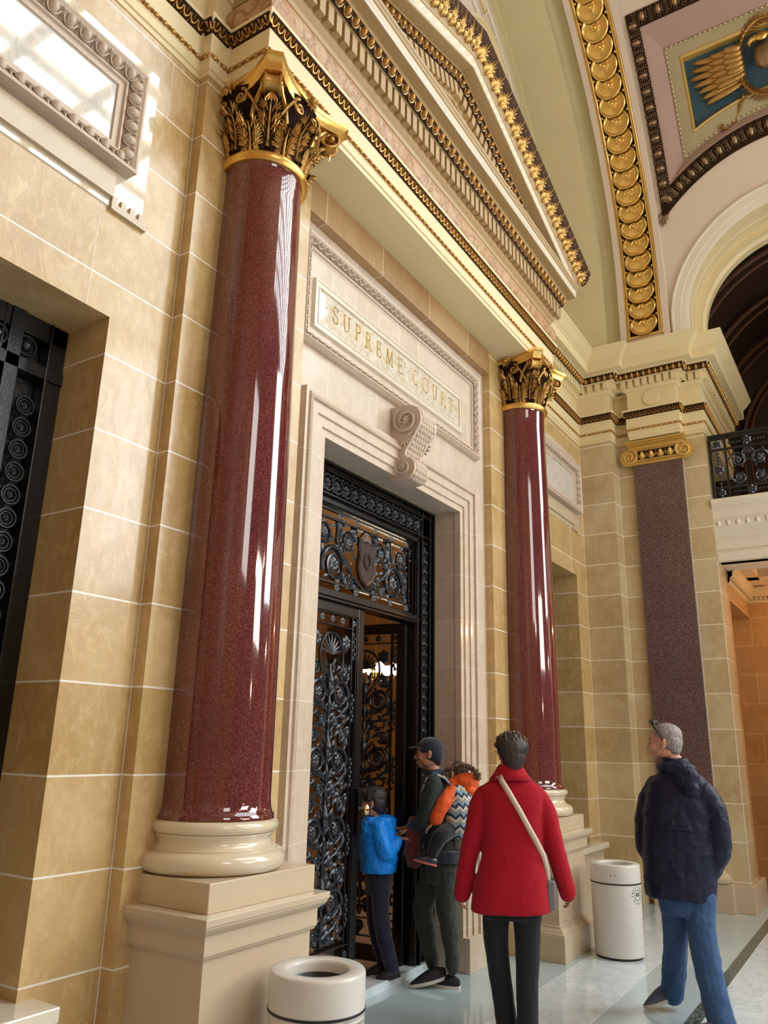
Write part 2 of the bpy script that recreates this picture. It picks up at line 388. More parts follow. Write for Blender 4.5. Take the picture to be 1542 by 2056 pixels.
T = 3.42                       # back of facade wall
def facade():
    mb = MB()
    # left bay, with its gate opening
    mb.box(-3, .97, YW, T, 0, 5.32); mb.box(.97, 2.09, YW, T, 3.55, 5.32); mb.box(2.09, 2.47, YW, T, 0, 5.32)
    mb.box(2.47, 3.47, YP, T, 0, 5.32)
    # right bay
    mb.box(6.31, 7.31, YP, T, 0, 5.32); mb.box(7.31, 7.66, YW, T, 0, 5.32); mb.box(7.66, 8.85, YW, T, 3.56, 5.32); mb.box(8.85, 9.5, YW, T, 0, 5.32)
    for x, z0, z1 in ((1.955, 3.552, 4.12), (1.02, 3.552, 4.12), (8.70, 3.562, 4.12), (7.95, 3.562, 4.12), (2.28, 4.89, 5.27), (2.4675, .02, 5.3), (3.475, .0, .01)): mb.box(x - .002, x + .002, YW - .0012, YW + .01, z0, z1, 1)
    struct(mb.build('wall_facade', [M['wall'], plain('white_pointing', (.85, .80, .70), .6, bmp=0)]))
    mb = MB()
    mb.box(3.47, 3.79, YW, T, 0, 3.53); mb.box(5.75, 6.31, YW, T, 0, 3.53)
    struct(mb.build('wall_center_bay', M['pink']))
    mb = MB(); mb.box(3.47, 6.31, YW, T, 3.53, 5.32); struct(mb.build('wall_center_frieze', M['pinkv']))
    mb = MB(); mb.box(3.47, 6.31, YP, T - .1, 5.058, 5.33); struct(mb.build('wall_center_lintel', M['lintel']))
facade()
def casing():
    # architrave around the middle doorway: three stepped fasciae and an outer moulding, mitred at the corners
    prof = [(0, -.02), (0, .035), (.055, .035), (.055, .05), (.125, .05), (.125, .065), (.20, .065), (.20, .085), (.215, .092), (.228, .086), (.235, .072), (.262, .072), (.27, -.02)]
    mb = MB(); xl, xr, zt = 3.797, 5.743, 3.522
    rows = []
    for k, (px, pz, sx, sz) in enumerate(((xl, .235, -1, 0), (xl, zt, -1, 1), (xr, zt, 1, 1), (xr, .235, 1, 0))):
        rows.append([(px + sx * a, YW - e, pz + sz * a) for a, e in prof])
    mb.strip(rows)
    m = mb.build('trim_door_casing', M['pink']); struct(m)
    mb = MB()
    mb.box(xl - .28, xl, YW - .09, YW + .05, 0, .235); mb.box(xr, xr + .28, YW - .09, YW + .05, 0, .235)
    struct(mb.build('trim_door_plinths', M['pink'], bevel=.004))
casing()
def side_ledges():
    for i, (x0, x1) in enumerate(((.9, 2.17), (7.58, 9.0))):
        lb = ('low cream stone ledge below the near iron gate', 'low cream stone ledge behind the far pedestal and bin')[i]
        t = thing('stone_ledge', lb, 'ledge', ((x0 + x1) / 2, 3.0, 0), None)
        mb = MB(); mb.box(x0 + .04, x1 - .04, 2.83, 3.3, 0, .575); mb.build('body', M['ped'], t, bevel=.004)
        mb = MB(); mb.box(x0, x1, 2.78, 3.3, .575, .632); mb.build('slab', M['slab'], t, bevel=.006)
side_ledges()

def end_wall():
    mb = MB()
    mb.box(9.20, 9.9, 2.53, 3.4, 0, 5.32); mb.box(9.46, 9.9, 1.47, 2.54, 0, 5.32)
    # beyond the opening: the far pier (mirrored) and side walls of the passage
    mb.box(9.46, 9.9, -2.2, -1.03, 0, 5.32)
    w = .003
    for x, y, z0, z1 in ((9.20, 2.94, .26, 5.32), (9.46, 2.53, .26, 5.32), (9.46, 2.327, .5, 5.1), (9.46, 1.737, .5, 5.1), (9.46, 1.47, .27, 3.7)): mb.box(x - .0015, x + .003, y - w, y + w, z0, z1, 1)
    struct(mb.build('wall_end', [M['wall_end'], bpy.data.materials['white_pointing']]))
    mb = MB(); mb.box(9.45, 10.3, 1.44, 2.0, 0, .262); mb.box(9.16, 9.5, 2.50, 3.0, 0, .262); struct(mb.build('baseboard_end', M['ped'], bevel=.006))
    # dado plinth under the granite pilaster
end_wall()

# vestibule beyond the end wall ---------------------------------------
def vestibule():
    mb = MB()
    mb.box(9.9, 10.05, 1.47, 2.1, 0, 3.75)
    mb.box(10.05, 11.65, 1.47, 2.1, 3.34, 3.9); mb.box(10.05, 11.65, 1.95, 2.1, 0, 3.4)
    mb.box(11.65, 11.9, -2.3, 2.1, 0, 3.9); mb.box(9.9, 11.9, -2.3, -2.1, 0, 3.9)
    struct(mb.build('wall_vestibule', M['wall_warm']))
    mb = MB(); mb.box(9.5, 10.1, -1.5, 1.47, 3.70, 3.8); struct(mb.build('ceiling_passage', M['white'], bevel=.01))
    mb = MB()
    for y in (1.35, .75, .15, -.45): mb.box(10.1, 11.65, y - .12, y + .12, 3.76, 3.95)
    for x in (10.2, 11.0, 11.6): mb.box(x - .1, x + .1, -1.6, 1.47, 3.76, 3.95)
    mb.box(10.05, 11.7, -2, 1.6, 3.95, 4.0)
    path = [(10.05, 1.47), (11.65, 1.47), (11.65, -1.2)]
    sweep(mb, path, [(0, 3.55), (.02, 3.56), (.03, 3.62), (.06, 3.64), (.06, 3.68), (.10, 3.72), (.10, 3.78)])
    for a, b, n in seg_pts(path, .03, 3.60): band_dentils(mb, a, b, UP, n, .04, .035, .055)
    struct(mb.build('ceiling_vestibule', plain('buff_coffered_plaster', (.62, .46, .26), .5, var=.05)))
vestibule()

# ------------------------------------------------------------------ pedestals and columns
def pedestal(x0, x1, label, tgt):
    """moulded stone pedestal engaged in the pilaster; x0..x1 is the extent of its base block"""
    t = thing('column_pedestal', label, 'pedestal', ((x0 + x1) / 2, 2.8, 0))
    w = (x1 - x0) / 2; cx = (x0 + x1) / 2
    def sq(mb, prof, r=0):
        path = [(cx - w, 3.0), (cx - w, 2.38), (cx + w, 2.38), (cx + w, 3.0)]
        sweep(mb, path, prof)
    mb = MB(); sq(mb, [(-.4, 0), (0, 0), (0, .185), (-.4, .185)]); mb.build('base_block', M['ped'], t, bevel=.004)
    mb = MB(); sq(mb, [(-.4, .185), (-.008, .185), (-.008, .196), (-.016, .200), (-.030, .222), (-.046, .232), (-.046, .244), (-.058, .250), (-.062, .258), (-.4, .258)]); mb.build('base_moulding', M['ped'], t)
    mb = MB(); sq(mb, [(-.4, .255), (-.063, .255), (-.063, .765), (-.4, .765)]); mb.build('die', M['ped'], t)
    mb = MB(); sq(mb, [(-.4, .757), (-.063, .757), (-.050, .762), (-.045, .772), (-.040, .778), (-.040, .848), (-.034, .853), (-.012, .872), (-.006, .882), (-.006, .889), (0, .892), (0, .918), (-.4, .918)]); mb.build('cap_slab', M['slab'] if 0 else M['ped'], t, bevel=.0015)
    mb = MB(); sq(mb, [(0, .917), (0.0, .920), (-.4, .9205)]); mb.build('cap_top', M['slab'], t)
    return t
pedestal(2.49, 3.31, 'beige moulded stone pedestal under the nearer red column', None)
pedestal(6.44, 7.24, 'beige moulded stone pedestal under the farther red column beside the second bin', None)

def spiral(O, A, B, r0, r1, turns, a0=0., n=40):
    O, A, B = map(lambda q: np.array(q, float), (O, A, B)); P = []
    for i in range(n + 1):
        t = i / n; r = r0 * (r1 / r0) ** t; a = a0 + turns * 2 * PI * t
        P.append(O + A * r * math.cos(a) + B * r * math.sin(a))
    return P
def volute(mb, O, out, side, up, r, wid, mi=0):
    """scroll whose spiral lies in the out/up plane, rolled to a drum of width wid along side"""
    P = spiral(O, out, up, r, r * .16, 2.0, PI / 2, 44); side = np.array(side)
    for s in (-1, 1):
        mb.tube([p + side * s * wid / 2 for p in P], [max(.1, 1 - i / 50) * r * .13 for i in range(len(P))], 5, mi)
    rows = [[p - side * wid / 2, p - side * wid * .2 - (p - O) * .10, p + side * wid * .2 - (p - O) * .10, p + side * wid / 2] for p in P]
    mb.strip(rows, mi)
    for s in (-1, 1): mb.stamp(EGG, np.array(O) + side * s * wid * .48, out, up, side * s, r * .2, r * .2, r * .2, mi)

def capital(t, cx, cy, z0, z1, rn):
    """Corinthian capital: gilt acanthus leaves over a dark bell, corner volutes, concave abacus"""
    H = z1 - z0; g = MB(); d = MB()
    prof = [(rn * .98, 0), (rn * 1.0, .15), (rn * 1.02, .45), (rn * 1.1, .7), (rn * 1.32, .86), (rn * 1.36, .88)]
    d.lathe([(r, z0 + h * H) for r, h in prof], cx, cy, 40, cap=False)
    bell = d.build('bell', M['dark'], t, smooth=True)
    # astragal ring
    a = MB(); a.lathe([(rn * 1.0, -.045), (rn * 1.08, -.045), (rn * 1.13, -.03), (rn * 1.15, -.012), (rn * 1.12, .006), (rn * 1.04, .014), (rn * .98, .016)], cx, cy, 56, cap=False, z0=z0)
    a.build('astragal_ring', M['gold'], t, smooth=True)
    def leafpart(name, count, off, zb, hh, wdt, outw):
        for k in range(count):
            th = off + 2 * PI * k / count; m = MB()
            R = np.array([math.cos(th), math.sin(th), 0]); S = np.array([-math.sin(th), math.cos(th), 0])
            def surf(v):   # centre line of the leaf and its frame
                r = rn * 1.02 + outw * (v ** 2.2) * .55 + max(0, v - .72) * outw * 1.3
                z = zb + hh * (v if v < .86 else .86 + .14 * math.sin((v - .86) / .14 * PI * .6) - (v - .86) * .35)
                return r, z
            rows = []
            for i in range(9):
                v = i / 8; r, z = surf(v); w = wdt * (.72 + .35 * math.sin(PI * min(1, v * 1.05))) * (1 if v < .85 else 1 - (v - .85) * 3)
                row = []
                for j in range(5):
                    u = j / 4 - .5; row.append(np.array([cx, cy, z]) + R * (r - abs(u) * .12 * wdt) + S * u * w)
                rows.append(row)
            m.strip(rows, 1)
            for i, v in enumerate((.03, .24, .44, .62, .80)):
                r, z = surf(v); r2, z2 = surf(min(1, v + .1)); upv = nrm(np.array([0, 0, z2 - z]) + R * (r2 - r)); nv = nrm(R - upv * (R @ upv))
                for sg in (-1, 1):
                    ww = wdt * (.85 + .3 * math.sin(v * PI))
                    O = np.array([cx, cy, z]) + R * (r + .004 + .002 * i) + S * sg * ww * .16 + upv * ww * .08
                    for q in range(4):
                        an = .15 + q * .42; C = nrm(upv * math.cos(an) + S * sg * math.sin(an) + nv * (.18 - .05 * q)); m.stamp(LEAFLET, O, np.cross(C, nv), C, nv, ww * .085, ww * (.34 - .03 * q), ww * .14, 0)
                    C = nrm(upv + S * sg * .25); m.stamp(LEAFLET, O - S * sg * ww * .08 - upv * ww * .1, np.cross(C, nv), C, nv, ww * .06, ww * .42, ww * .12, 0)
            m.tube([np.array([cx, cy, surf(v)[1]]) + R * (surf(v)[0] + .008) for v in np.linspace(0, .95, 8)], [.010, .009, .008, .008, .007, .006, .005, .004], 5, 0)
            r, z = surf(.93)
            for q in range(-2, 3):
                C = nrm(R * .9 + S * q * .38 + UP * (-.35)); m.stamp(LEAFLET, np.array([cx, cy, z]) + R * (r - .02) + S * q * wdt * .12, np.cross(C, UP), C, nrm(UP + R * .3), wdt * .13, wdt * .34, wdt * .12, 0)
            m.build('acanthus_leaf', [M['agold'], M['dark']], t, smooth=True, angle=50)
    leafpart('lower', 8, PI / 8, z0 + .0 * H, .36 * H, .165, .085)
    leafpart('upper', 8, 0, z0 + .10 * H, .52 * H, .165, .12)
    rc = .50                      # corner reach
    for k in range(4):
        th = PI / 4 + k * PI / 2; R = np.array([math.cos(th), math.sin(th), 0]); S = np.array([-R[1], R[0], 0])
        m = MB(); O = np.array([cx, cy, z0 + .76 * H]) + R * (rc - .105)
        volute(m, O, R, S, UP, .092, .085)
        for sg in (-1, 1):
            P = [np.array([cx, cy, z0 + h * H]) + R * r + S * sg * s for h, r, s in ((.45, rn * 1.1, .10), (.62, rn * 1.2, .09), (.76, rn * 1.38, .06), (.90, rc - .12, .04), (.92, rc - .08, .035))]
            m.tube(P, [.014, .014, .013, .012, .010], 6)
        for q in range(5):
            C = nrm(-R * (.1 + .0 * q) - UP + S * (q - 2) * .35)
            m.stamp(LEAFLET, O - UP * .07, np.cross(C, R), C, R, .02, .06, .03)
        m.build('corner_volute', M['agold'], t, smooth=True, angle=50)
        # face pair of small scrolls and the abacus flower
        th = k * PI / 2; R = np.array([math.cos(th), math.sin(th), 0]); S = np.array([-R[1], R[0], 0]); m = MB()
        for sg in (-1, 1):
            O = np.array([cx, cy, z0 + .70 * H]) + R * (rn * 1.33) + S * sg * .07
            m.tube(spiral(O, S * sg * -1, UP, .055, .010, 1.8, PI * .55, 34), [.011 * (1 - .6 * i / 34) for i in range(35)], 6)
            m.tube([O + S * sg * .10 - UP * .22 * H - R * .05, O + S * sg * .075 - UP * .08 * H - R * .02, O + S * sg * .055 + UP * .0], [.008, .010, .010], 6)
        m.build('face_scroll', M['agold'], t, smooth=True)
        m = MB(); O = np.array([cx, cy, z1 - .055]) + R * (rn * 1.42)
        for q in range(9):
            a = q * 2 * PI / 9; C = S * math.cos(a) + UP * math.sin(a)
            m.stamp(LEAFLET, O, np.cross(C, R), C, R, .020, .058, .05)
        m.stamp(EGG, O + R * .01, S, UP, R, .02, .02, .03); m.build('abacus_flower', M['agold'], t, smooth=True)
    # abacus: four concave sides with clipped corners, in three steps
    m = MB()
    def outline(rc, rm, n=9):
        P = []
        for k in range(4):
            c0 = PI / 4 + k * PI / 2; c1 = c0 + PI / 2; w = .045
            A = np.array([math.cos(c0), math.sin(c0)]) * rc; B = np.array([math.cos(c1), math.sin(c1)]) * rc
            tA = np.array([-math.sin(c0), math.cos(c0)]); tB = np.array([-math.sin(c1), math.cos(c1)])
            A = A + tA * w; B = B - tB * w; Md = np.array([math.cos((c0 + c1) / 2), math.sin((c0 + c1) / 2)]) * rm
            Q = 2 * Md - (A + B) / 2
            for i in range(n):
                s = i / (n - 1); p = (1 - s) ** 2 * A + 2 * s * (1 - s) * Q + s * s * B; P.append((cx + p[0], cy + p[1]))
        return P
    lv = [(.90, .90, z1 - .085), (.93, .93, z1 - .06), (.97, .97, z1 - .035), (.985, .985, z1 - .03), (1, 1, z1 - .028), (1.0, 1.0, z1)]
    rows = [[(x, y, z) for x, y in outline(rc * a, rn * 1.30 * b)] for a, b, z in lv]
    m.strip(rows, closed=True); m.add([p for p in rows[-1]], [tuple(range(len(rows[-1])))]); m.add([p for p in rows[0]], [tuple(range(len(rows[0])))[::-1]])
    m.build('abacus', M['gold'], t, smooth=True, angle=30)

def column(cx, label):
    cy = 2.7725; t = thing('granite_column', label, 'column', (cx, cy, .92))
    mb = MB(); mb.box(cx - .335, cx + .375, cy - .325, cy + .25, .92, 1.036); mb.build('plinth', M['ped'], t, bevel=.004)
    def tor(r, zc, h, n=9): return [(r - h / 2 + h / 2 * math.cos(a), zc + h / 2 * math.sin(a)) for a in np.linspace(-PI / 2, PI / 2, n)]
    prof = [(.30, 1.036)] + tor(.346, 1.082, .092) + [(.300, 1.128), (.300, 1.134), (.291, 1.137), (.279, 1.15), (.274, 1.165), (.276, 1.18), (.286, 1.19), (.286, 1.197)] + tor(.305, 1.225, .056) + [(.27, 1.253)]
    mb = MB(); mb.lathe(prof, cx, cy, 72, cap=False); mb.build('moulded_base', M['base'], t, smooth=True, angle=50)
    z0, z1 = 1.253, 4.80; P = [(.281, z0), (.281, z0 + .022), (.274, z0 + .028), (.266, z0 + .05), (.262, z0 + .085)]
    for i in range(1, 25):
        s = i / 24; P.append((.262 - .031 * (s ** 1.5), z0 + .085 + (z1 - z0 - .12) * s))
    P += [(.237, z1 - .012), (.243, z1)]
    mb = MB(); mb.lathe(P, cx, cy, 96, cap=False); mb.build('shaft', M['red'], t, smooth=True, angle=60)
    capital(t, cx, cy, 4.83, 5.314, .235)
    return t
column(2.897, 'tall polished dark red granite column nearest the camera, gilded leaf capital')
column(6.844, 'polished red granite column farther along, right of the doorway')
# ------------------------------------------------------------------ entablature
PATH = [(-2.5, YW), (2.47, YW), (2.47, YP), (2.62, YP), (2.62, 2.55), (7.16, 2.55), (7.16, YP), (7.31, YP), (7.31, YW), (9.20, YW), (9.20, 2.53), (9.46, 2.53), (9.46, 2.32), (9.31, 2.32), (9.31, 1.725), (9.46, 1.725), (9.46, 1.47), (11.5, 1.47)]
def entablature():
    t = thing('architrave', 'continuous cream architrave with gilded leaf band running above the columns and round the corner', 'architrave', (4.9, 2.9, 5.31))
    mb = MB()
    sweep(mb, PATH, [(-.34, 5.314), (.006, 5.314), (.006, 5.350), (.016, 5.353), (.016, 5.414), (.020, 5.418), (.020, 5.455), (.024, 5.458), (.024, 5.585), (.026, 5.588), (.058, 5.672), (.062, 5.678), (.062, 5.70), (-.34, 5.70)])
    mb.build('fascia', M['cream'], t)
    mb = MB()
    for a, b, n in seg_pts(PATH, .024, 5.437): band_beads(mb, a, b, UP, n, .016, .062)
    mb.build('bead_band', M['agold'], t, smooth=True)
    mb = MB(); sl = nrm((.038, .084)); 
    for a, b, n in seg_pts(PATH, .044, 5.630):
        c = nrm(UP * sl[1] + n * sl[0]); nn = nrm(n * sl[1] - UP * sl[0]); tt = nrm(b - a)
        band_tongue(mb, a, b, c, nn, .092, .056, 0)
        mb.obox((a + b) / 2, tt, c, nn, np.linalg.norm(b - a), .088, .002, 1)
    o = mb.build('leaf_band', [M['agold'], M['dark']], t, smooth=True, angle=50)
    # friezes
    L1 = PATH[:4] + [(2.62, 2.80)]; R1 = [(7.16, 2.80)] + PATH[6:]
    f = thing('frieze', 'plain cream painted frieze above the side bays and corner pier', 'frieze', (8.3, 2.9, 5.70))
    for pth in (L1, R1): mb = MB(); sweep(mb, pth, [(0, 5.69), (0, 5.99)]); mb.build('field', M['cream'], f)
    mb = MB(); O = np.array([9.31, 2.02, 5.83]); mb.stamp(disc_tpl([(.105, 0), (.105, .012), (.1, .016)], 40), O, (0, 1, 0), (0, 0, 1), (-1, 0, 0)); mb.build('roundel', M['cream'], f)
    blk = [(2.62, YP), (2.62, 2.55), (7.16, 2.55), (7.16, YP)]
    mb = MB(); prof = [(.0, 5.70)] + [(.0 + .062 * math.sin(PI * s) ** .7, 5.70 + .235 * s) for s in np.linspace(0.02, .98, 12)] + [(0, 5.937), (-.2, 5.94)]
    sweep(mb, blk, prof); tag(mb.build('marble_frieze', M['frieze'], smooth=True, angle=40), 'bulging brown veined marble frieze under the pediment', 'frieze')
    # side cornices
    sc = [(0, 5.955), (.02, 5.957), (.028, 5.97), (.04, 5.985), (.055, 5.988), (.055, 6.082), (.10, 6.085), (.11, 6.088), (.155, 6.165), (.165, 6.17), (.165, 6.185), (.24, 6.19), (.24, 6.318), (.25, 6.322), (.255, 6.335), (.285, 6.36), (.32, 6.40), (.345, 6.43), (.355, 6.435), (.355, 6.462), (-.3, 6.47)]
    for nm, pth in (('right', [(7.05, YW)] + PATH[9:]), ('left', [(-2.5, YW), (2.47, YW), (2.47, YP), (2.7, YP)])):
        c = thing('cornice', {'right': 'cream dentil cornice with gilded eggs turning the corner to the end wall', 'left': 'cream cornice over the near side bay, left of the pediment'}[nm], 'cornice', (pth[0][0], 2.9, 5.95))
        mb = MB(); sweep(mb, pth, sc); mb.build('mouldings', M['cream'], c)
        mb = MB()
        for a, b, n in seg_pts(pth, .055, 6.036): band_dentils(mb, a, b, UP, n, .088, .05, .092, .66)
        mb.build('dentil_band', M['cream'], c)
        mb = MB(); sl = nrm((.045, .077))
        for a, b, n in seg_pts(pth, .135, 6.128):
            cc = nrm(UP * sl[1] + n * sl[0]); nn = nrm(n * sl[1] - UP * sl[0])
            band_eggs(mb, mb, a, b, cc, nn, .085, .075, 1, 0, 0)
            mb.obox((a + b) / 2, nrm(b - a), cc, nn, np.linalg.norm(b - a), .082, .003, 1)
        mb.build('egg_and_dart_band', [M['agold'], M['dark']], c, smooth=True, angle=50)
entablature()

def pediment():
    t = thing('pediment', 'large triangular pediment with gilded leaf crest over the doorway columns', 'pediment', (4.89, 2.6, 5.94))
    blk = [(2.62, YP), (2.62, 2.55), (7.16, 2.55), (7.16, YP)]
    mb = MB(); sweep(mb, blk, [(-.1, 5.935), (.02, 5.938), (.03, 5.965), (.05, 5.985), (.055, 5.99), (.055, 6.02), (.0551, 6.175), (.105, 6.178), (.115, 6.18), (.155, 6.268), (.16, 6.272), (.16, 6.31), (.235, 6.312), (.24, 6.318), (.24, 6.40), (.252, 6.404), (.256, 6.418), (.268, 6.43), (.272, 6.445), (-.3, 6.45)])
    mb.build('horizontal_cornice', M['tan'], t)
    mb = MB(); sweep(mb, blk, [(.2405, 6.316), (.243, 6.320), (.243, 6.399), (.2405, 6.402)]); mb.build('corona_face', M['slab'], t)
    # cream underside lines are the same paint; dentils
    mb = MB()
    for a, b, n in seg_pts(blk, .055, 6.098): band_dentils(mb, a, b, UP, n, .145, .052, .090, .64)
    mb.build('dentil_band', M['tan'], t)
    mb = MB(); sl = nrm((.04, .088))
    for a, b, n in seg_pts(blk, .137, 6.224):
        cc = nrm(UP * sl[1] + n * sl[0]); nn = nrm(n * sl[1] - UP * sl[0]); band_eggs(mb, mb, a, b, cc, nn, .098, .092, 1.1, 0, 2)
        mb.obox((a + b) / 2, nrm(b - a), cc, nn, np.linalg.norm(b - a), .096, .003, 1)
    mb.build('egg_and_dart_band', [M['agold'], M['dark'], M['dgold']], t, smooth=True, angle=50)
    # raking cornices
    s = .333; za = 7.235; xc = 4.885
    def zr(x): return za - s * abs(x - xc)
    prof = [(.0, -.26), (.045, -.255), (.055, -.22), (.0551, -.10), (.09, -.095), (.13, -.012), (.14, -.008), (.14, 0), (.235, 0), (.24, .006), (.24, .115), (.25, .12), (.256, .14), (.27, .155), (.272, .175)]
    mb = MB(); xe = 7.43
    def rows(prof, xs): return [[(x, 2.55 - d, zr(x) + h) for d, h in prof] for x in xs]
    xs = [2 * xc - xe, xc, xe]
    mb.strip(rows(prof, xs)); mb.build('raking_cornice', M['tan'], t)
    mb = MB(); mb.strip(rows([(.2405, .004), (.243, .006), (.243, .114), (.2405, .118)], xs)); mb.build('raking_corona_face', M['slab'], t)
    mb = MB(); ln = math.hypot(1, s)
    for sg in (-1, 1):
        c0 = 0
        a = np.array([xc, 2.55, 0.]); 
        def pt(x, d, h): return np.array([x, 2.55 - d, zr(x) + h])
        xo = xc + sg * 2.45; tt = nrm(pt(xo, 0, 0) - pt(xc, 0, 0)); up = nrm(np.cross((0, -1, 0), tt)); up = up if up[2] > 0 else -up
        for p in run(pt(xc, .055, -.165), pt(xo, .055, -.165), .09)[0]:
            mb.obox(p + np.array([0, -.02, 0]), tt, up, (0, -1, 0), .056, .12, .045, 0)
    mb.build('raking_dentils', M['tan'], t)
    mb = MB()
    for sg in (-1, 1):
        xo = xc + sg * 2.45; tt = nrm(np.array([sg, 0, -s])); up = nrm(np.array([sg * s, 0, 1.]))
        nn = nrm(np.array([0, -.083, 0]) - up * .04); cc = nrm(up * .083 + np.array([0, -.04, 0]))
        a = np.array([xc, 2.55 - .112, zr(xc) - .052]); b = np.array([xo, 2.55 - .112, zr(xo) - .052])
        band_eggs(mb, mb, a, b, cc, nn, .088, .088, 1.1, 0, 2); mb.obox((a + b) / 2, tt, cc, nn, np.linalg.norm(b - a), .09, .003, 1)
    mb.build('raking_egg_band', [M['agold'], M['dark'], M['dgold']], t, smooth=True, angle=50)
    mb = MB(); mb.add([(2.7, 2.545, 6.40), (7.08, 2.545, 6.40), (xc, 2.545, 7.2)], [(0, 1, 2)]); mb.build('tympanum', M['cream'], t)
    # gilded leaf crest on the raking cyma
    cy = [(.272, .175), (.29, .185), (.315, .20), (.345, .235), (.365, .27), (.375, .30), (.375, .315)]
    xs2 = list(np.linspace(2 * xc - xe - .12, xc, 3)) + list(np.linspace(xc, xe + .12, 3))[1:]
    mb = MB(); mb.strip(rows(cy, xs2), 1)
    for sg in (-1, 1):
        tt = nrm(np.array([sg, 0, -s])); up = nrm(np.array([sg * s, 0, 1.]))
        cc = nrm(up * .13 + np.array([0, -.10, 0])); nn = nrm(np.array([0, -.13, 0]) - up * .10)
        xo = xc + sg * (xe + .1 - xc)
        a = np.array([xc, 2.55 - .325, zr(xc) + .235]); b = np.array([xo, 2.55 - .325, zr(xo) + .235])
        pts, _ = run(a, b, .155)
        for p in pts:
            mb.stamp(PALM, p - cc * .08, tt, cc, nn, .105, .165, .07, 0); mb.stamp(PALM, p - cc * .02, tt, -cc, nn, .06, .06, .05, 0)
            q = p + tt * .078
            for e in (-1, 1):
                mb.tube(spiral(q + tt * e * .018 - cc * .03, tt * e, cc, .026, .006, 1.3, -.6, 14), .0055, 4, 0)
            mb.stamp(PALM, q - cc * .03, tt, cc, nn, .06, .11, .05, 0); mb.stamp(EGG, q - cc * .06, tt, cc, nn, .012, .012, .02, 0)
    mb.build('leaf_crest', [M['agold'], M['umber']], t, smooth=True, angle=50)
    # solid body behind
    mb = MB(); V = []
    mb.strip([[(x, 2.56, 5.94 if k == 0 else zr(x) + .17) for k in (0, 1)] + [(x, 3.15, zr(x) + .17)] for x in (2.7, xc, 7.1)]); mb.build('body', M['cream'], t)
pediment()

# ------------------------------------------------------------------ lettered panel
def strokes(ch):
    """roman capitals as thick / thin strokes in a box of height 1; returns width and polylines with widths"""
    TK, TN = .13, .055
    def arc(cx, cy, rx, ry, a0, a1, w0, w1, n=14):
        return [((cx + rx * math.cos(math.radians(a0 + (a1 - a0) * i / n)), cy + ry * math.sin(math.radians(a0 + (a1 - a0) * i / n))), w0 + (w1 - w0) * (math.sin(PI * i / n))) for i in range(n + 1)]
    def ln(x0, y0, x1, y1, w): return [((x0, y0), w), ((x1, y1), w)]
    sf = lambda x, y, l=.14: ln(x - l, y, x + l, y, .04)
    if ch == 'S': return .52, [arc(.27, .74, .2, .24, 30, 270, TN, TK), arc(.27, .25, .22, .25, 90, -150, TN, TK), ln(.46, .76, .46, .93, .04), ln(.05, .07, .05, .25, .04)]
    if ch == 'U': return .76, [ln(.14, .98, .14, .32, TK), arc(.36, .32, .22, .30, 180, 360, TN, TN), ln(.58, .98, .58, .32, TN), sf(.14, .98), sf(.58, .98)]
    if ch == 'P': return .60, [ln(.14, 0, .14, 1, TK), arc(.24, .73, .26, .25, 90, -90, TN, TK), ln(.14, .98, .26, .98, TN), ln(.14, .48, .26, .48, TN), sf(.14, .0), sf(.10, .98, .08)]
    if ch == 'R': return .68, [ln(.14, 0, .14, 1, TK), arc(.24, .75, .24, .23, 90, -90, TN, TK), ln(.14, .98, .26, .98, TN), ln(.14, .52, .26, .52, TN), ln(.28, .52, .60, .02, TK), sf(.14, .0), sf(.62, .01, .06)]
    if ch == 'E': return .58, [ln(.14, 0, .14, 1, TK), ln(.1, .98, .50, .98, TN), ln(.14, .52, .42, .52, TN), ln(.1, .02, .52, .02, TN), ln(.50, .98, .50, .86, .04), ln(.52, .02, .52, .16, .04), ln(.42, .45, .42, .6, .035)]
    if ch == 'M': return .98, [ln(.16, 0, .22, 1, TN), ln(.22, 1, .48, .08, TK), ln(.48, .06, .76, 1, TN), ln(.76, 1, .80, 0, TK), sf(.16, 0, .1), sf(.80, 0, .12)]
    if ch == 'C': return .78, [arc(.42, .5, .34, .5, 50, 310, TN, TK), ln(.66, .76, .66, .95, .04)]
    if ch == 'O': return .88, [arc(.43, .5, .36, .5, 90, 270, TN, TK), arc(.43, .5, .36, .5, 90, -90, TN, TK)]
    if ch == 'T': return .66, [ln(.32, 0, .32, 1, TK), ln(.04, .97, .60, .97, TN), ln(.04, .97, .04, .84, .04), ln(.60, .97, .60, .84, .04), sf(.32, 0)]
    if ch == '.': return .22, [ln(.05, .52, .13, .52, .09)]
    return .34, []
def letter_mesh(mb, ch, x, z, h, y, mi=0):
    w, st = strokes(ch)
    for pl in st:
        P = [(np.array(p), ww) for p, ww in pl]; L_ = []; R_ = []
        for i, (p, ww) in enumerate(P):
            a = P[max(0, i - 1)][0]; b = P[min(len(P) - 1, i + 1)][0]; d = nrm(b - a); n = np.array([-d[1], d[0]])
            L_.append(p + n * ww / 2); R_.append(p - n * ww / 2)
        rows = []
        for l, r in zip(L_, R_):
            A = (x + l[0] * h, y, z + l[1] * h); B = (x + r[0] * h, y, z + r[1] * h); Cc = ((A[0] + B[0]) / 2, y - .004, (A[2] + B[2]) / 2)
            rows.append([A, Cc, B])
        mb.strip(rows, mi)
    return w * h
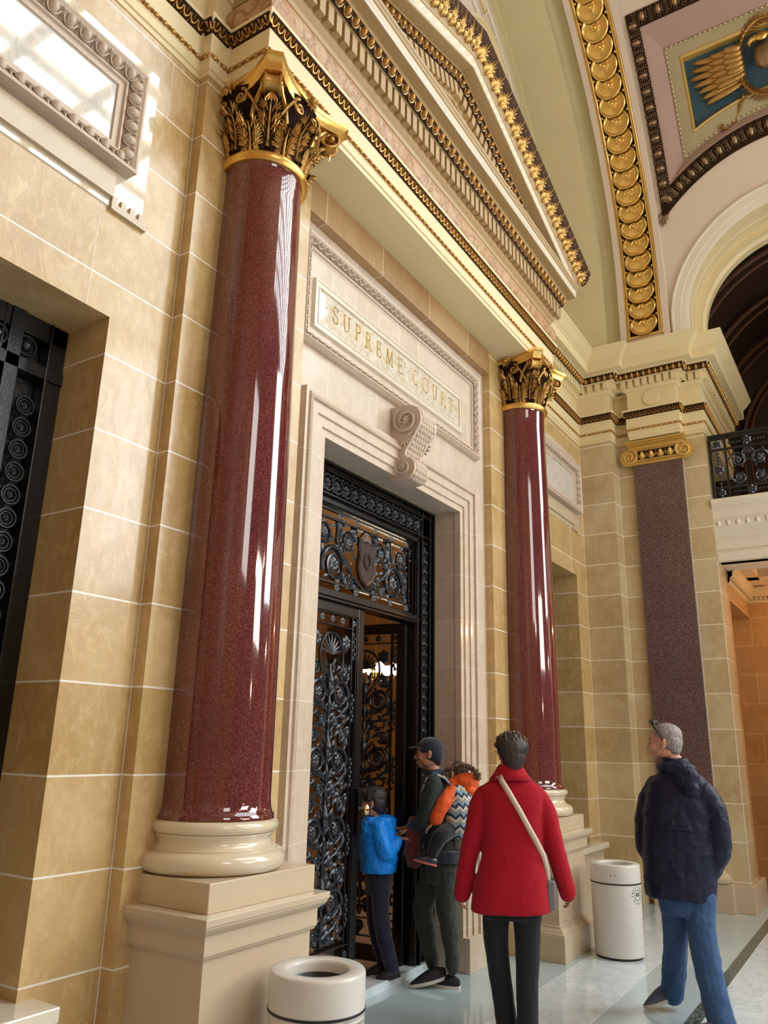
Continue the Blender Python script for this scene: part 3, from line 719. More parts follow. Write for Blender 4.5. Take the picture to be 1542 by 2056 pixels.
def frame_band(mb, x0, x1, z0, z1, y, w, pitch, kind, n=(0, -1, 0), mi=0, mid=1, slope=.75):
    """rectangular ornament band centred on the given rectangle, in a plane of constant y"""
    n = np.array(n, float)
    n0 = n
    for a, b, c in (((x0, y, z1), (x1, y, z1), (0, 0, 1)), ((x1, y, z0), (x1, y, z1), (1, 0, 0)), ((x0, y, z0), (x0, y, z1), (-1, 0, 0)), ((x0, y, z0), (x1, y, z0), (0, 0, -1))):
        c0 = np.array(c, float); n = nrm(n0 - c0 * slope); c = nrm(c0 + n0 * slope)
        if kind == 'egg': band_eggs(mb, mb, a, b, c, n, w, pitch, 1, mi, mi)
        elif kind == 'bead': band_beads(mb, a, b, c, n, w, pitch, mi)
        else: band_tongue(mb, a, b, c, n, w, pitch, mi)
        tt = nrm(np.array(b, float) - np.array(a)); mb.obox((np.array(a) + b) / 2 - n * .004, tt, c, n, np.linalg.norm(np.array(b, float) - a) + w * .8, w * .96, .003, mid)
def rim(mb, x0, x1, z0, z1, prof, y=YW, mi=0):
    """picture-frame moulding: prof = list of (inset, projection)"""
    rows = [[(px + sx * i, y - e, pz + sz * i) for i, e in prof] for px, pz, sx, sz in ((x0, z0, 1, 1), (x0, z1, 1, -1), (x1, z1, -1, -1), (x1, z0, -1, 1), (x0, z0, 1, 1))]
    mb.strip(rows, mi)
def sign():
    t = thing('inscribed_panel', 'framed marble panel with gilded capitals reading SUPREME COURT above the doorway', 'sign', (4.82, YW, 4.53))
    x0, x1, z0, z1 = 3.50, 6.12, 4.135, 4.925
    mb = MB(); rim(mb, x0, x1, z0, z1, [(-.02, 0), (-.018, .030), (0, .062), (.008, .060), (.062, .012), (.068, .020), (.080, .020), (.084, .004), (.10, .002)])
    mb.build('frame', M['stonecarve'], t)
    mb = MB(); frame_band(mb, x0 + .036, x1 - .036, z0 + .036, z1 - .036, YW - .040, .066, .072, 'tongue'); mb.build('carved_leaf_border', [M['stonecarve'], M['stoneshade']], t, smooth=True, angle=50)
    px0, px1, pz0, pz1 = 3.635, 5.83, 4.275, 4.64
    mb = MB(); rim(mb, px0, px1, pz0, pz1, [(-.006, 0), (0, .026), (.012, .026), (.016, .018), (.038, .018), (.042, .024), (.05, .024), (.052, .008)]); mb.build('inner_frame', M['slab'], t)
    mb = MB(); mb.box(px0 + .03, px1 - .03, YW - .010, YW, pz0 + .03, pz1 - .03); mb.build('marble_tablet', M['marble'], t)
    txt = '.SUPREME COURT.'; h = .128
    # natural width, then letterspace to fit
    W = sum(strokes(c)[0] * h for c in txt); x, xe = 3.765, 5.755; gap = (xe - x - W) / (len(txt) - 1)
    for ch in txt:
        if ch != ' ':
            mb = MB(); w = letter_mesh(mb, ch, x, 4.415, h, YW - .0105); mb.build('letter' if ch != '.' else 'letter_stop', M['letter'], t)
        x += strokes(ch)[0] * h + gap
sign()

def bracket():
    """carved console: scrolled S-shaped sides, fish-scale front"""
    t = thing('carved_console', 'scrolled stone console with fish-scale front over the door head', 'bracket', (4.77, YW, 3.45))
    xc, w0, w1 = 4.79, .135, .105
    # side outline in (projection, z): big scroll on top, small scroll at the foot
    ztop = 4.07; zb = 3.50
    C1 = np.array([.135, 3.945]); r1 = .125; C2 = np.array([.115, 3.575]); r2 = .075
    front = [C1 + r1 * np.array([math.cos(a), math.sin(a)]) for a in np.linspace(math.radians(92), math.radians(-35), 14)]
    front += [np.array([.205, 3.83]), np.array([.165, 3.77]), np.array([.13, 3.72]), np.array([.12, 3.68]), np.array([.135, 3.655])]
    front += [C2 + (r2 + .012) * np.array([math.cos(a), math.sin(a)]) for a in np.linspace(math.radians(55), math.radians(-88), 12)]
    pts = np.array(front); n = len(pts); s = np.linspace(0, 1, n)
    mb = MB(); hw = [w0 + (w1 - w0) * k for k in s]
    for sg in (-1, 1):
        mb.strip([[(xc + sg * hw[i], YW - pts[i][0], pts[i][1]), (xc + sg * hw[i], YW + .01, pts[i][1])] for i in range(n)])
    mb.add([(xc - hw[0], YW - pts[0][0], pts[0][1]), (xc + hw[0], YW - pts[0][0], pts[0][1]), (xc + hw[0], YW, pts[0][1]), (xc - hw[0], YW, pts[0][1])], [(0, 1, 2, 3)]); mb.add([(xc - hw[-1], YW - pts[-1][0], pts[-1][1]), (xc + hw[-1], YW - pts[-1][0], pts[-1][1]), (xc + hw[-1], YW, pts[-1][1]), (xc - hw[-1], YW, pts[-1][1])], [(0, 1, 2, 3)])
    mb.strip([[(xc - hw[i], YW - pts[i][0], pts[i][1]), (xc - hw[i] + .028, YW - pts[i][0], pts[i][1]), (xc - hw[i] + .03, YW - pts[i][0] + .006, pts[i][1]), (xc + hw[i] - .03, YW - pts[i][0] + .006, pts[i][1]), (xc + hw[i] - .028, YW - pts[i][0], pts[i][1]), (xc + hw[i], YW - pts[i][0], pts[i][1])] for i in range(n)])
    mb.build('body', M['stonecarve'], t)
    for sg, nm in ((-1, 'side_scroll'), (1, 'side_scroll')):
        for C_, r, nn in ((C1, r1 * .92, 1), (C2, r2 * .95, 1)):
            m = MB(); O = np.array([xc + sg * (w0 + .004), YW - C_[0], C_[1]])
            m.tube(spiral(O, (0, -1, 0), UP, r, r * .42, 1.25, PI / 2 + .4, 30), r * .09, 6)
            for q in range(7):
                a = q * 2 * PI / 7; m.stamp(LEAFLET, O, np.array([0, -math.sin(a), -math.cos(a)]), np.array([0, -math.cos(a), math.sin(a)]), (sg, 0, 0), r * .22, r * .38, r * .5)
            m.stamp(EGG, O, (0, 1, 0), UP, (sg, 0, 0), r * .14, r * .14, r * .2)
            m.build(nm, M['stonecarve'], t, smooth=True)
        m = MB(); O = np.array([xc + sg * (w0 - .004), YW - .12, 3.80])
        for q in range(6):
            a = -.5 + q * .5; C_ = np.array([0, -math.cos(a), -math.sin(a) * .9 + .1]); m.stamp(LEAFLET, O, np.cross(C_, (1, 0, 0)), C_, (sg, 0, 0), .03, .085, .03)
        m.build('acanthus_spray', M['stonecarve'], t, smooth=True)
    m = MB()
    cum = np.concatenate([[0], np.cumsum(np.linalg.norm(np.diff(pts, axis=0), axis=1))]); tot = cum[-1]; rows_ = int(tot / .038)
    for r_ in range(rows_):
        d = (r_ + .5) * .038; i = min(n - 2, int(np.searchsorted(cum, d) - 1)); f_ = (d - cum[i]) / (cum[i + 1] - cum[i]); p = pts[i] * (1 - f_) + pts[i + 1] * f_
        tg = nrm(pts[i + 1] - pts[i]); nv = np.array([-tg[1], tg[0]]); nv = nv if nv @ (p - np.array([.0, p[1]])) > 0 or nv[0] > 0 else -nv
        if nv[0] < 0 and not (abs(nv[1]) > .8): nv = -nv
        h = hw[i] - .036; k = 5
        for q in range(k):
            xx = xc - h + (q + .5 + (.5 if r_ % 2 else 0) - .25) * 2 * h / k
            if abs(xx - xc) > h: continue
            m.stamp(EGG, (xx, YW - p[0] + .004, p[1]), (1, 0, 0), (0, -tg[0], tg[1]), (0, -nv[0], nv[1]), h / k * 1.0, .024, .013)
            m.stamp(RING, (xx, YW - p[0] + .006, p[1]), (1, 0, 0), (0, -tg[0], tg[1]), (0, -nv[0], nv[1]), h / k * .9, .024, .02)
        for sg in (-1, 1): m.stamp(BALL, (xc + sg * (hw[i] - .034), YW - p[0], p[1]), (1, 0, 0), (0, 1, 0), (0, 0, 1), .009, .009, .011)
    m.build('fish_scales', M['stonecarve'], t, smooth=True)
bracket()

M['polished'] = veined('polished_pale_limestone', (.62, .52, .36), (.66, .58, .44), (.56, .46, .32), 2.2, .04, coat=1.)
def marble_panel(x0, x1, label, z0=4.33, z1=4.945):
    t = thing('marble_plaque', label, 'plaque', ((x0 + x1) / 2, YW, z0))
    mb = MB(); rim(mb, x0, x1, z0, z1, [(-.0, 0), (0, .085), (.014, .088), (.022, .080), (.082, .030), (.09, .045), (.10, .045), (.104, .03), (.135, .03), (.14, .012)])
    mb.build('frame', M['stonecarve'], t)
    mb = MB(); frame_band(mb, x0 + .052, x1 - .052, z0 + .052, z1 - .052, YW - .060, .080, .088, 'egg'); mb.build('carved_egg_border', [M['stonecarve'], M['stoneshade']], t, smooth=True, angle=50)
    mb = MB(); mb.box(x0 - .06 if x0 < 1 else 7.4, x1 + (.12 if x0 < 1 else .05), YW - .007, YW, z0 - .21, z1 + .14); mb.build('backing_slab', M['polished'], t)
    mb = MB(); mb.box(x0 + .12, x1 - .12, YW - .018, YW, z0 + .12, z1 - .12); mb.build('marble_field', M['marble2'], t)
marble_panel(.97, 2.075, 'framed glossy marble panel reflecting the skylight, above the near iron gate')
marble_panel(7.56, 8.965, 'framed marble panel half hidden by the farther red column')
for x0, x1, ra, rb, s_, lb in ((.9, 2.22, 1.635, 2.0, 1, 'thin stone ledge with small drops below the near marble panel'), (7.5, 8.965, 8.0, 8.77, 1, 'thin stone ledge with small drops below the far marble panel')):
    t = thing('lintel_ledge', lb, 'ledge', (x1, YW, 4.15)); mb = MB(); mb.box(ra - 1 if x0 < 1 else 7.7, rb, YW - .03, YW + .02, 4.165, 4.30); mb.build('ledge', M['ped'], t)
    mb = MB()
    for k in range(4): mb.box(rb + k * (x1 - rb) / 4, rb + (k + .55) * (x1 - rb) / 4, YW - .022, YW, 4.14, 4.18)
    mb.box(rb, x1, YW - .022, YW, 4.105, 4.14); mb.build('drops', M['ped'], t)

# ------------------------------------------------------------------ granite pilaster on the end wall
def granite_pilaster():
    t = thing('granite_pilaster', 'flat rough purple granite pilaster with gilded scroll capital on the end wall', 'pilaster', (9.40, 2.03, 0))
    y0, y1, x = 1.74, 2.325, 9.405
    mb = MB(); mb.box(x, 9.5, y0, y1, .55, 5.02); mb.build('shaft', M['mauve'], t, bevel=.004)
    mb = MB(); mb.box(x - .06, 9.5, y0 - .11, y1 + .11, 0, .27); mb.build('plinth', M['ped'], t, bevel=.004)
    pth = [(9.5, y1), (x, y1), (x, y0), (9.5, y0)]
    def tr(r, z, h): return [(r - h / 2 + h / 2 * math.cos(a), z + h / 2 * math.sin(a)) for a in np.linspace(-PI / 2, PI / 2, 8)]
    mb = MB(); sweep(mb, pth, [(0, .27)] + tr(.09, .32, .10) + [(.045, .375), (.04, .38), (.018, .40), (.014, .42), (.028, .44), (.032, .445)] + tr(.055, .475, .06) + [(.02, .507), (.014, .53), (0, .56)]); mb.build('moulded_base', M['base'], t, smooth=True, angle=50)
    zc = 5.11
    for s, yy in ((1, y1 + .035), (-1, y0 - .035)):
        m = MB(); O = np.array([x - .035, yy, zc - .005])
        P = spiral(O, (0, s, 0), UP, .118, .012, 2.4, PI * .5, 70)
        m.tube(P, [.017 * (1 - .65 * i / 70) for i in range(71)], 7); 
        m.stamp(disc_tpl([(1, -.5), (1, .0), (.2, .12), (.1, .3)], 30), O + np.array([.01, 0, 0]), (0, 1, 0), UP, (-1, 0, 0), .112, .112, .03)
        m.build('scroll', M['goldp'], t, smooth=True, angle=60)
    mb = MB(); yl, yr = y0 - .04, y1 + .04
    mb.box(x - .05, 9.5, yl, yr, 5.19, 5.235); mb.box(x - .015, 9.5, y0, y1, 5.0, 5.04); mb.box(x - .03, 9.5, yl + .06, yr - .06, 5.04, 5.20); mb.box(x - .055, 9.5, yl - .02, yr + .02, 5.235, 5.25)
    mb.box(x - .075, 9.5, yl - .015, yr + .015, 5.25, 5.272); mb.box(x - .09, 9.5, yl - .03, yr + .03, 5.272, 5.30); mb.build('cushion', M['goldp'], t, bevel=.008)
    mb = MB(); band_eggs(mb, mb, (x - .035, y0 + .07, 5.11), (x - .035, y1 - .07, 5.11), UP, np.array([-1., 0, 0]), .12, .11, 1, 0, 0)
    mb.box(x - .034, x - .028, y0 + .06, y1 - .06, 5.06, 5.17, 1); mb.build('egg_band', [M['goldp'], M['dark']], t, smooth=True, angle=50)
granite_pilaster()

# ------------------------------------------------------------------ vault
ZC, XCV = 7.3, 4.89
def arcpt(r, y, s):
    """s: arc length parameter from the springing; straight up to ZC then round"""
    if s < ZC - 6.40: return np.array([XCV + r, y, 6.40 + s])
    a = (s - (ZC - 6.40)) / 4.4; return np.array([XCV + r * math.cos(a), y, ZC + r * math.sin(a)])
def arcframe(r, y, s):
    p = arcpt(r, y, s); q = arcpt(r, y, s + .01); up = nrm(q - p); return p, up, nrm(np.array([up[2] * -1, 0, up[0]]))   # inward normal
def vault():
    SM = (ZC - 6.40) + 4.4 * PI - 0.0 + .9; ss = np.linspace(0, 9.0, 60)
    full = list(np.linspace(0, .9, 6)) + list(np.linspace(.95, .9 + 4.4 * PI, 70))
    def surf(prof, name, mat, rng=full):     # prof: list of (y, r)
        mb = MB(); mb.strip([[arcpt(r, y, s) for y, r in prof] for s in rng]); return struct(mb.build(name, mat, smooth=True, angle=35))
    surf([(3.18, 4.20), (3.15, 4.22), (3.10, 4.22), (3.09, 4.28), (2.53, 4.30), (2.53, 4.50), (2.34, 4.52)], 'ceiling_vault_soffit', M['green'])
    surf([(2.345, 4.52), (2.34, 4.41), (2.335, 4.40), (2.26, 4.40), (2.26, 4.418), (2.255, 4.42)], 'ceiling_vault_rib', M['rose'])
    surf([(1.81, 4.42), (1.80, 4.418), (1.80, 4.40), (1.725, 4.40), (1.72, 4.405), (1.72, 4.46)], 'ceiling_vault_rib_edge', M['rose'])
    # medallion band
    t = thing('medallion_band', 'gilded band of overlapping round medallions up the vault rib', 'ornament', (9.29, 2.03, 6.8))
    s0 = .30
    rng = [s for s in np.linspace(s0, 5.6, 60)]
    mb = MB(); mb.strip([[arcpt(4.44, 2.255, s), arcpt(4.44, 1.81, s)] for s in rng]); 
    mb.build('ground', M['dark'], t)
    mb = MB()
    for ya, yb in ((2.262, 2.212), (1.853, 1.803)):
        mb.strip([[arcpt(4.44, ya, s), arcpt(4.405, ya, s), arcpt(4.400, ya * .7 + yb * .3, s), arcpt(4.415, (ya + yb) / 2, s), arcpt(4.402, ya * .3 + yb * .7, s), arcpt(4.41, yb, s), arcpt(4.44, yb, s)] for s in rng])
    p, up, n = arcframe(4.42, 2.03, s0); mb.obox(p, (0, 1, 0), up, n, .46, .03, .05)
    mb.build('fillets', M['goldp'], t, smooth=True)
    k = 0; s = .465
    while s < 5.6:
        p, up, n = arcframe(4.425, 2.034, s); m = MB()
        tl = nrm(n + up * .20); cc = nrm(np.cross((0, 1, 0), tl)) * -1
        m.stamp(COIN, p + n * .012, (0, 1, 0), np.cross(tl, (0, 1, 0)), tl, .172, .172, .17)
        for sg in (-1, 1): m.stamp(BALL, arcframe(4.428, 2.034 + sg * .165, s + .117)[0], (0, 1, 0), up, n, .02, .024, .02)
        m.build('medallion', M['coin'], t, smooth=True, angle=35); s += .2335
    # plain rib elsewhere: the middle of the rib beyond the ornament
    mb = MB(); mb.strip([[arcpt(4.42, 2.255, s), arcpt(4.42, 1.81, s)] for s in [0, .30]]); mb.strip([[arcpt(4.42, 2.255, s), arcpt(4.42, 1.81, s)] for s in np.linspace(5.6, .9 + 4.4 * PI, 30)]); struct(mb.build('ceiling_vault_rib_field', M['rose']))
    # lunette wall
    mb = MB(); P = [(XCV + 4.25 * math.cos(a), 3.16, ZC + 4.25 * math.sin(a)) for a in np.linspace(0, PI, 50)] + [(XCV - 4.25, 3.16, 5.9), (XCV + 4.25, 3.16, 5.9)]
    mb.add(P, [tuple(range(len(P)))]); struct(mb.build('wall_lunette', M['rose']))
    t = thing('lunette_decoration', 'painted lunette panels with gold frames glimpsed above the pediment', 'decoration', (7.6, 3.15, 8.5))
    mb = MB()
    def pan(x, z, w, h, mi, d=.02): mb.box(x - w / 2, x + w / 2, 3.16 - d, 3.16, z - h / 2, z + h / 2, mi)
    for a in np.linspace(.22, 1.45, 7):
        r = 3.75; x = XCV + r * math.cos(a); z = ZC + r * math.sin(a); T_ = np.array([-math.sin(a), 0, math.cos(a)]); R_ = np.array([math.cos(a), 0, math.sin(a)])
        mb.obox((x, 3.14, z), R_, T_, (0, -1, 0), .24, .52, .04, 0); mb.obox((x, 3.118, z), R_, T_, (0, -1, 0), .19, .46, .012, 1); mb.obox((x, 3.112, z), R_, T_, (0, -1, 0), .13, .40, .012, 2)
    for r, w in ((3.52, .03), (3.98, .025)):
        mb.tube([(XCV + r * math.cos(a), 3.145, ZC + r * math.sin(a)) for a in np.linspace(0, PI * .6, 40)], w, 6, 0)
    mb.build('gold_frames', [M['white'], M['goldp'], M['rose']], t)
    mb = MB(); mb.stamp(disc_tpl([(.62, 0), (.62, .05), (.56, .06), (.55, .03)], 48), (7.0, 3.13, 9.55), (1, 0, 0), UP, (0, -1, 0)); mb.build('roundel', M['cream'], t, smooth=True, angle=30)
    mb = MB()
    for k in range(9):
        a = k * .7; mb.stamp(LEAFLET, (7.0 + .2 * math.cos(a), 3.095, 9.55 + .24 * math.sin(a)), (math.sin(a), 0, -math.cos(a)), (math.cos(a), 0, math.sin(a)), (0, -1, 0), .09, .2, .02)
    mb.build('painted_leaves', M['olive'], t)
    # spandrel field above the arch (axis x) cut into the end wall
    AY, AZ = .22, 6.83
    def X(z, r=4.46): return XCV + (math.sqrt(max(.01, r * r - (z - ZC) ** 2)) if z > ZC else r)
    YL, YR, ZT = 1.725, -1.285, 11.2
    def ray_out(phi, r):         # point on circle r about the arch centre
        return AY + r * math.cos(phi), AZ + r * math.sin(phi)
    def ray_box(phi):
        c, s = math.cos(phi), math.sin(phi); ts = []
        if c > 1e-6: ts.append((YL - AY) / c)
        if c < -1e-6: ts.append((YR - AY) / c)
        if s > 1e-6: ts.append((ZT - AZ) / s)
        t_ = min(ts); return AY + c * t_, AZ + s * t_
    phis = np.concatenate([np.linspace(-.0, 1.15, 40), np.linspace(1.2, PI - 1.2, 60), np.linspace(PI - 1.15, PI, 40)])
    rows = []
    for ph in phis:
        y0, z0 = ray_out(ph, 1.49); y1, z1 = ray_box(ph); rows.append([(X(z0 + (z1 - z0) * k / 14) , y0 + (y1 - y0) * k / 14, z0 + (z1 - z0) * k / 14) for k in range(15)])
    def inside(y, z): return -1.085 < y - 0 and (AY - 1.375) < y < (AY + 1.375) and z < 10.42 and math.hypot(y - AY, z - AZ) > 2.13
    mb = MB(); NR = 70
    rows = []
    for ph in np.linspace(0, PI, 260):
        y0, z0 = ray_out(ph, 1.49); y1, z1 = ray_box(ph); rows.append([(X(z0 + (z1 - z0) * k / NR), y0 + (y1 - y0) * k / NR, z0 + (z1 - z0) * k / NR) for k in range(NR + 1)])
    V = [p for r in rows for p in r]; F = []
    for i in range(len(rows) - 1):
        for j in range(NR):
            c = np.mean([rows[i][j], rows[i][j + 1], rows[i + 1][j], rows[i + 1][j + 1]], axis=0)
            if not inside(c[1], c[2]): F.append((i * (NR + 1) + j, i * (NR + 1) + j + 1, (i + 1) * (NR + 1) + j + 1, (i + 1) * (NR + 1) + j))
    mb.add(V, F); mb.add([(X(6.4), YL, 6.4), (X(6.4), AY + 1.49, 6.4), (X(6.83), AY + 1.49, 6.83), (X(6.83), YL, 6.83)], [(0, 1, 2, 3)]); struct(mb.build('wall_end_spandrel', M['rose'], smooth=True))
    # archivolt and arch soffit
    pr = [(1.495, 0.03, 0), (1.485, -.02, 0), (1.465, -.045, 0), (1.45, -.045, 0), (1.445, -.02, 0), (1.36, -.02, 0), (1.355, -.01, 0), (1.28, -.01, 0), (1.262, .0, 0)]
    ph2 = np.linspace(0, PI, 72)
    def xa(z): return X(min(z, 9.9))
    rows = []
    for z in (6.40, 6.6): rows.append([(xa(z) + dx, AY + r, z) for r, dx, _ in pr])
    for ph in ph2: rows.append([(xa(AZ + r * math.sin(ph)) + dx, AY + r * math.cos(ph), AZ + r * math.sin(ph)) for r, dx, _ in pr])
    for z in (6.6, 6.40): rows.append([(xa(z) + dx, AY - r, z) for r, dx, _ in pr])
    mb = MB(); mb.strip(rows); struct(mb.build('trim_archivolt', M['white'], smooth=True, angle=30))
    sf = [(9.0, 1.262, 0), (9.52, 1.262, 0), (9.53, 1.255, 1), (9.72, 1.250, 1), (9.72, 1.19, 1), (9.80, 1.185, 1), (9.84, 1.15, 1), (9.95, 1.15, 1)]
    rows = []
    def xx(x0, z): return max(x0, X(min(z, 9.9)) ) if x0 < 9.1 else x0
    for z in (6.40, 6.6): rows.append([(xx(x, z), AY + r, z) for x, r, _ in sf])
    for ph in ph2: rows.append([(xx(x, AZ + r * math.sin(ph)), AY + r * math.cos(ph), AZ + r * math.sin(ph)) for x, r, _ in sf])
    for z in (6.6, 6.40): rows.append([(xx(x, z), AY - r, z) for x, r, _ in sf])
    mb = MB(); mb.strip(rows); struct(mb.build('ceiling_arch_soffit', M['cream'], smooth=True, angle=30))
    # eagle coffer: nested outlines in (y, z) laid on the vault
    def outline(yi, zt, R, n=26):
        """left side up, top, right side down, arc back"""
        yL = yi; yR = 2 * AY - yi; zb = AZ + math.sqrt(max(.01, R * R - (yL - AY) ** 2)); P = []
        P += [(yL, zb + (zt - zb) * k / n) for k in range(n)]
        P += [(yL + (yR - yL) * k / n, zt) for k in range(n)]
        P += [(yR, zt + (zb - zt) * k / n) for k in range(n)]
        a0 = math.atan2(zb - AZ, yR - AY); a1 = math.atan2(zb - AZ, yL - AY)
        P += [(AY + R * math.cos(a0 + (a1 - a0) * k / n), AZ + R * math.sin(a0 + (a1 - a0) * k / n)) for k in range(n)]
        return P
    def ring3(o, r): return [np.array([X(z, r), y, z]) for y, z in o]
    t = thing('eagle_coffer', 'sunken vault panel framed in tarnished gold leaf ornament with blue ground', 'ceiling panel', (9.0, AY, 8.9))
    O0 = outline(1.665, 10.48, 2.03); O1 = outline(1.525, 10.35, 2.245); O2 = outline(1.315, 10.17, 2.40); O3 = outline(1.285, 10.14, 2.43); O4 = outline(1.155, 10.04, 2.575); O5 = outline(1.12, 10.01, 2.61)
    def loft(name, seq, mat):
        mb = MB(); mb.strip([ring3(o, r) for o, r in seq], closed=True); return mb.build(name, mat, t, smooth=True, angle=30)
    loft('frame_bed', [(O0, 4.455), (O0, 4.44), (O1, 4.44), (O1, 4.47)], M['dark'])
    loft('cove', [(O1, 4.45), (outline(1.50, 10.33, 2.27), 4.455), (outline(1.42, 10.26, 2.33), 4.50), (O2, 4.56)], M['mauvep'])
    loft('inner_fillet', [(O2, 4.56), (O3, 4.545), (O4, 4.545), (O4, 4.56)], M['olive'])
    loft('gold_fillet', [(O4, 4.54), (outline(1.14, 10.03, 2.59), 4.53), (O5, 4.545), (O5, 4.60)], M['goldp'])
    mb = MB(); rr = ring3(O5, 4.60); c = np.array([X(9.5, 4.60), AY, 9.5])
    rows = [[c + (p - c) * k for p in rr] for k in (0.02, .35, .7, 1.0)]
    rows = [[(X(p[2], 4.60), p[1], p[2]) for p in r] for r in rows]; mb.strip(rows, closed=True); mb.build('blue_ground', M['blue'], t)
    def along(o, r, pitch):
        P = ring3(o, r); n = len(P); P = P + [P[0]]; cum = np.concatenate([[0], np.cumsum([np.linalg.norm(P[i + 1] - P[i]) for i in range(n)])])
        k = int(cum[-1] / pitch); out = []
        for j in range(k):
            d = (j + .5) * cum[-1] / k; i = int(np.searchsorted(cum, d) - 1); f_ = (d - cum[i]) / (cum[i + 1] - cum[i]); p = P[i] * (1 - f_) + P[i + 1] * f_; tt = nrm(P[i + 1] - P[i])
            nn = nrm(np.array([XCV - p[0], 0, ZC - p[2]]) if p[2] > ZC else np.array([-1., 0, 0])); cc = np.cross(nn, tt); out.append((p, tt, cc, nn))
        return out
    Om = outline(1.595, 10.415, 2.137); mb = MB()
    for j, (p, tt, cc, nn) in enumerate(along(Om, 4.43, .098)):
        if j % 2 == 0:
            mb.stamp(EGG, p, tt, cc, nn, .040, .060, .055); mb.stamp(BALL, p + tt * .045, tt, cc, nn, .008, .062, .035); mb.stamp(BALL, p - tt * .045, tt, cc, nn, .008, .062, .035)
        else:
            for q in range(-2, 3): mb.stamp(LEAFLET, p + cc * q * .024 - tt * .03, cc, tt, nn, .018, .07, .04)
        for sg in (-1, 1): mb.stamp(RING, p + cc * sg * .062, tt, cc, nn, .022, .016, .04)
    mb.build('leaf_and_berry_band', M['dgold'], t, smooth=True, angle=50)
    mb = MB()
    for j, (p, tt, cc, nn) in enumerate(along(outline(1.30, 10.155, 2.415), 4.545, .058)):
        mb.stamp(BALL, p, tt, cc, nn, .019, .012, .014); mb.stamp(BALL, p + tt * .026, tt, cc, nn, .003, .012, .014)
    mb.build('bead_band', plain('pale_gilding', (.75, .62, .45), .3, .6), t, smooth=True)
    mb = MB(); p = np.array([X(8.2, 4.44), 1.675, 8.22]); mb.stamp(PALM, p + np.array([0, -.03, .16]), (0, 1, 0), (0, .12, -1), (-1, 0, 0), .10, .22, .1); mb.build('corner_leaf', M['dgold'], t, smooth=True)
    # relief eagle with wreath and ribbons
    e = thing('eagle_relief', 'gilded eagle with spread wings in a wreath on the blue vault panel', 'relief', (8.7, AY, 9.6))
    ze = 9.72
    def fr(y, z, d=.0):
        x = X(z, 4.59 - d); nn = nrm((XCV - x, 0, ZC - z)); return np.array([x, y, z]), nn
    m = MB()
    for k in range(46):
        a = k * 2 * PI / 46; y = AY + .30 * math.cos(a); z = ze - .02 + .36 * math.sin(a); p, nn = fr(y, z, .06)
        tt = nrm(np.array([0, -math.sin(a) * .3, math.cos(a) * .36])); cc = np.cross(nn, tt)
        for q in range(-1, 2): m.stamp(LEAFLET, p + nn * (.05 - abs(q) * .03), cc, nrm(tt + cc * q * .9), nrm(nn + cc * q * .5), .035, .11, .05)
    m.build('wreath', M['agold'], e, smooth=True)
    for sg in (-1, 1):
        m = MB()
        for row, (cnt, ln, dz, dd) in enumerate(((7, .62, 0, .02), (6, .40, .03, .06), (5, .22, .05, .10))):
            for k in range(cnt):
                y0 = AY + sg * .24; z0 = ze + .12 - k * .045; p, nn = fr(y0, z0, dd + .02)
                C_ = nrm(np.array([0, sg * 1., .22 - k * .075])); C_ = nrm(C_ - nn * (C_ @ nn)); l = ln * (1 - .05 * abs(k - 2))
                m.stamp(EGG, p + C_ * l * .5, C_, np.cross(nn, C_), nn, l * .54, .043, .032)
        m.build('wing', M['agold'], e, smooth=True)
        m = MB(); P = []
        for k in range(16):
            s_ = k / 15; y = AY + sg * (.30 + .42 * s_ - .05 * math.sin(s_ * 9)); z = ze - .33 - .38 * s_ + .07 * math.sin(s_ * 11); p, nn = fr(min(y, 1.1), z, .03 + .03 * math.sin(s_ * 14)); P.append((p, nn))
        rows = [[p + np.array([0, .05 * math.cos(i * .9), .05 * math.sin(i * .9)]), p + nn * .05, p - np.array([0, .05 * math.cos(i * .9), .05 * math.sin(i * .9)])] for i, (p, nn) in enumerate(P)]
        m.strip(rows); m.build('ribbon', M['agold'], e, smooth=True, thick=.01)
    m = MB(); p, nn = fr(AY, ze + .02, .10)
    m.stamp(BALL, p - UP * .05, (0, 1, 0), UP, nn, .13, .22, .12); m.build('body', M['dgold'], e, smooth=True)
    m = MB(); h = p + nn * .12 + UP * .20; m.stamp(BALL, h, (0, 1, 0), UP, nn, .085, .07, .07)
    m.tube([h + np.array([0, .05, .0]), h + np.array([0, .12, -.005]), h + np.array([0, .15, -.04]), h + np.array([0, .145, -.085])], [.045, .036, .025, .006], 8); m.build('head', M['gold'], e, smooth=True)
    # far band beyond the coffer, the next coffer begins: plain band
vault()

